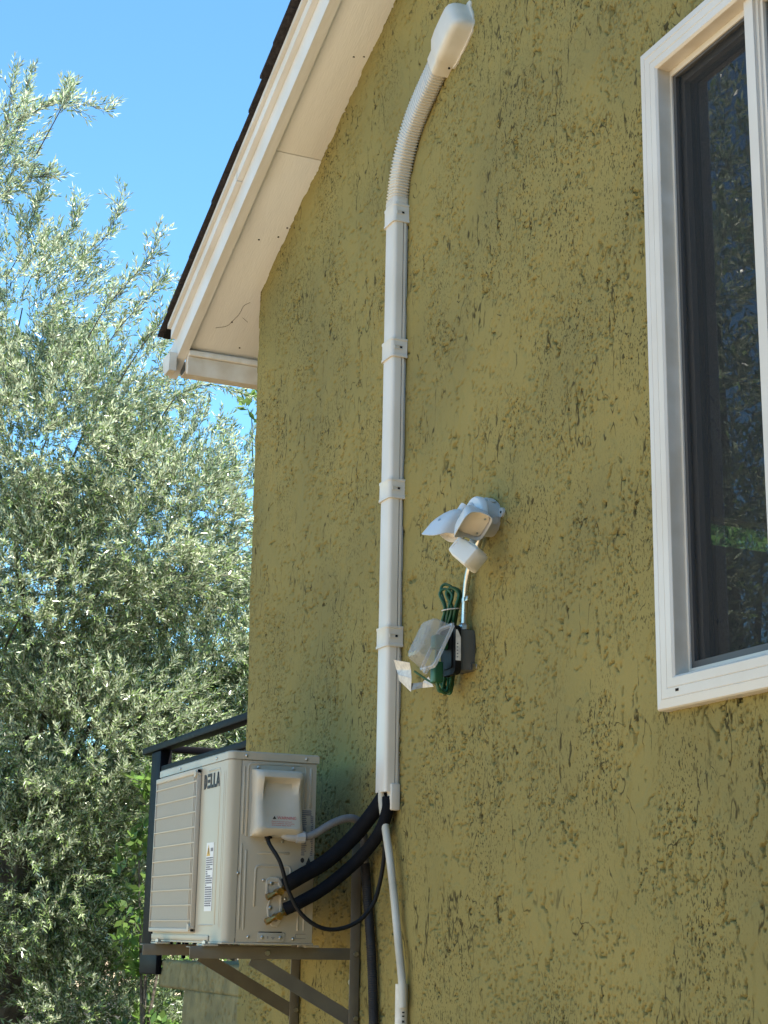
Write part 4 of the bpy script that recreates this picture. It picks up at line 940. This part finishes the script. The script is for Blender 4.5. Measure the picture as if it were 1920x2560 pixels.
for l in bl2[:6]: limb(sm, [(-11.8, 2.1, 1.0), tuple((np.array([-11.8, 2.1, 1.4])+np.array(l[:3]))/2), l[:3]], .06, .015)
limb(sm, [(-11.5, 2.0, 2.6), (-11, 1.7, 3.0), (-10.5, 1.52, 3.3)], .012, .004); limb(sm, [(-11.4, 2.2, 3.8), (-10.7, 1.7, 4.6), (-10.14, 1.44, 5.15)], .010, .003)
sm.build('trunk', BARK, bt)
st2 = thing('broadleaf_tree', (-9.3, 4.8, 0), 'small sunlit green tree glimpsed through the window and the room', 'tree')
pb, db = sample_lobes([(-9.2, 4.7, 4.35, .55, .6, .6, 1.2), (-9.4, 5.0, 3.4, .6, .6, .6), (-9.8, 5.2, 4.9, .7, .7, .7)], 520, NR, .45); leaf_mesh('crown', pb, db, 7, .09, .045, .14, NR, BROAD, st2, (.6, 1.2))
sm = MB(); limb(sm, [(-9.3, 4.8, -.1), (-9.32, 4.85, 1.6), (-9.25, 4.75, 3.2), (-9.2, 4.7, 4.3)], .09, .02); sm.build('trunk', BARK, st2)
# garden tree mirrored in the window, left of the view
gt = thing('garden_tree', (-9.6, -5.2, 0), 'garden olive tree whose branches are mirrored in the window glass', 'tree')
gl_ = [(-9.2, -4.6, 3.6, .9, .9, .8), (-9.0, -4.4, 5.0, .9, .9, .8), (-9.6, -5.3, 4.4, 1.0, 1.1, 1.), (-8.7, -3.9, 4.2, .7, .9, .7), (-9.1, -4.6, 6.4, .9, .9, .8), (-8.6, -4.2, 6.9, .7, .7, .7), (-8.2, -3.7, 5.6, .6, .8, .6), (-9.8, -5.2, 2.4, 1.1, 1., 1.), (-8.9, -4.2, 2.6, .8, .9, .8)]
pg, dg = sample_lobes(gl_, 260, NR, .35); leaf_mesh('crown', pg, dg, 10, .085, .022, .20, NR, OLIVE, gt)
sm = MB(); limb(sm, [(-9.6, -5.2, -.1), (-9.5, -5.1, 1.3), (-9.3, -4.8, 2.8), (-9.2, -4.7, 4.5)], .16, .05)
for l in gl_: limb(sm, [(-9.4, -4.95, 2.0), tuple((np.array([-9.35, -4.9, 2.6])+np.array(l[:3]))/2), l[:3]], .05, .012)
sm.build('trunk', BARK, gt)
print('tris', sum(sum(len(p.vertices)-2 for p in o.data.polygons) if len(o.data.polygons) < 5000 else 2*len(o.data.polygons) for o in S.objects if o.type == 'MESH'))
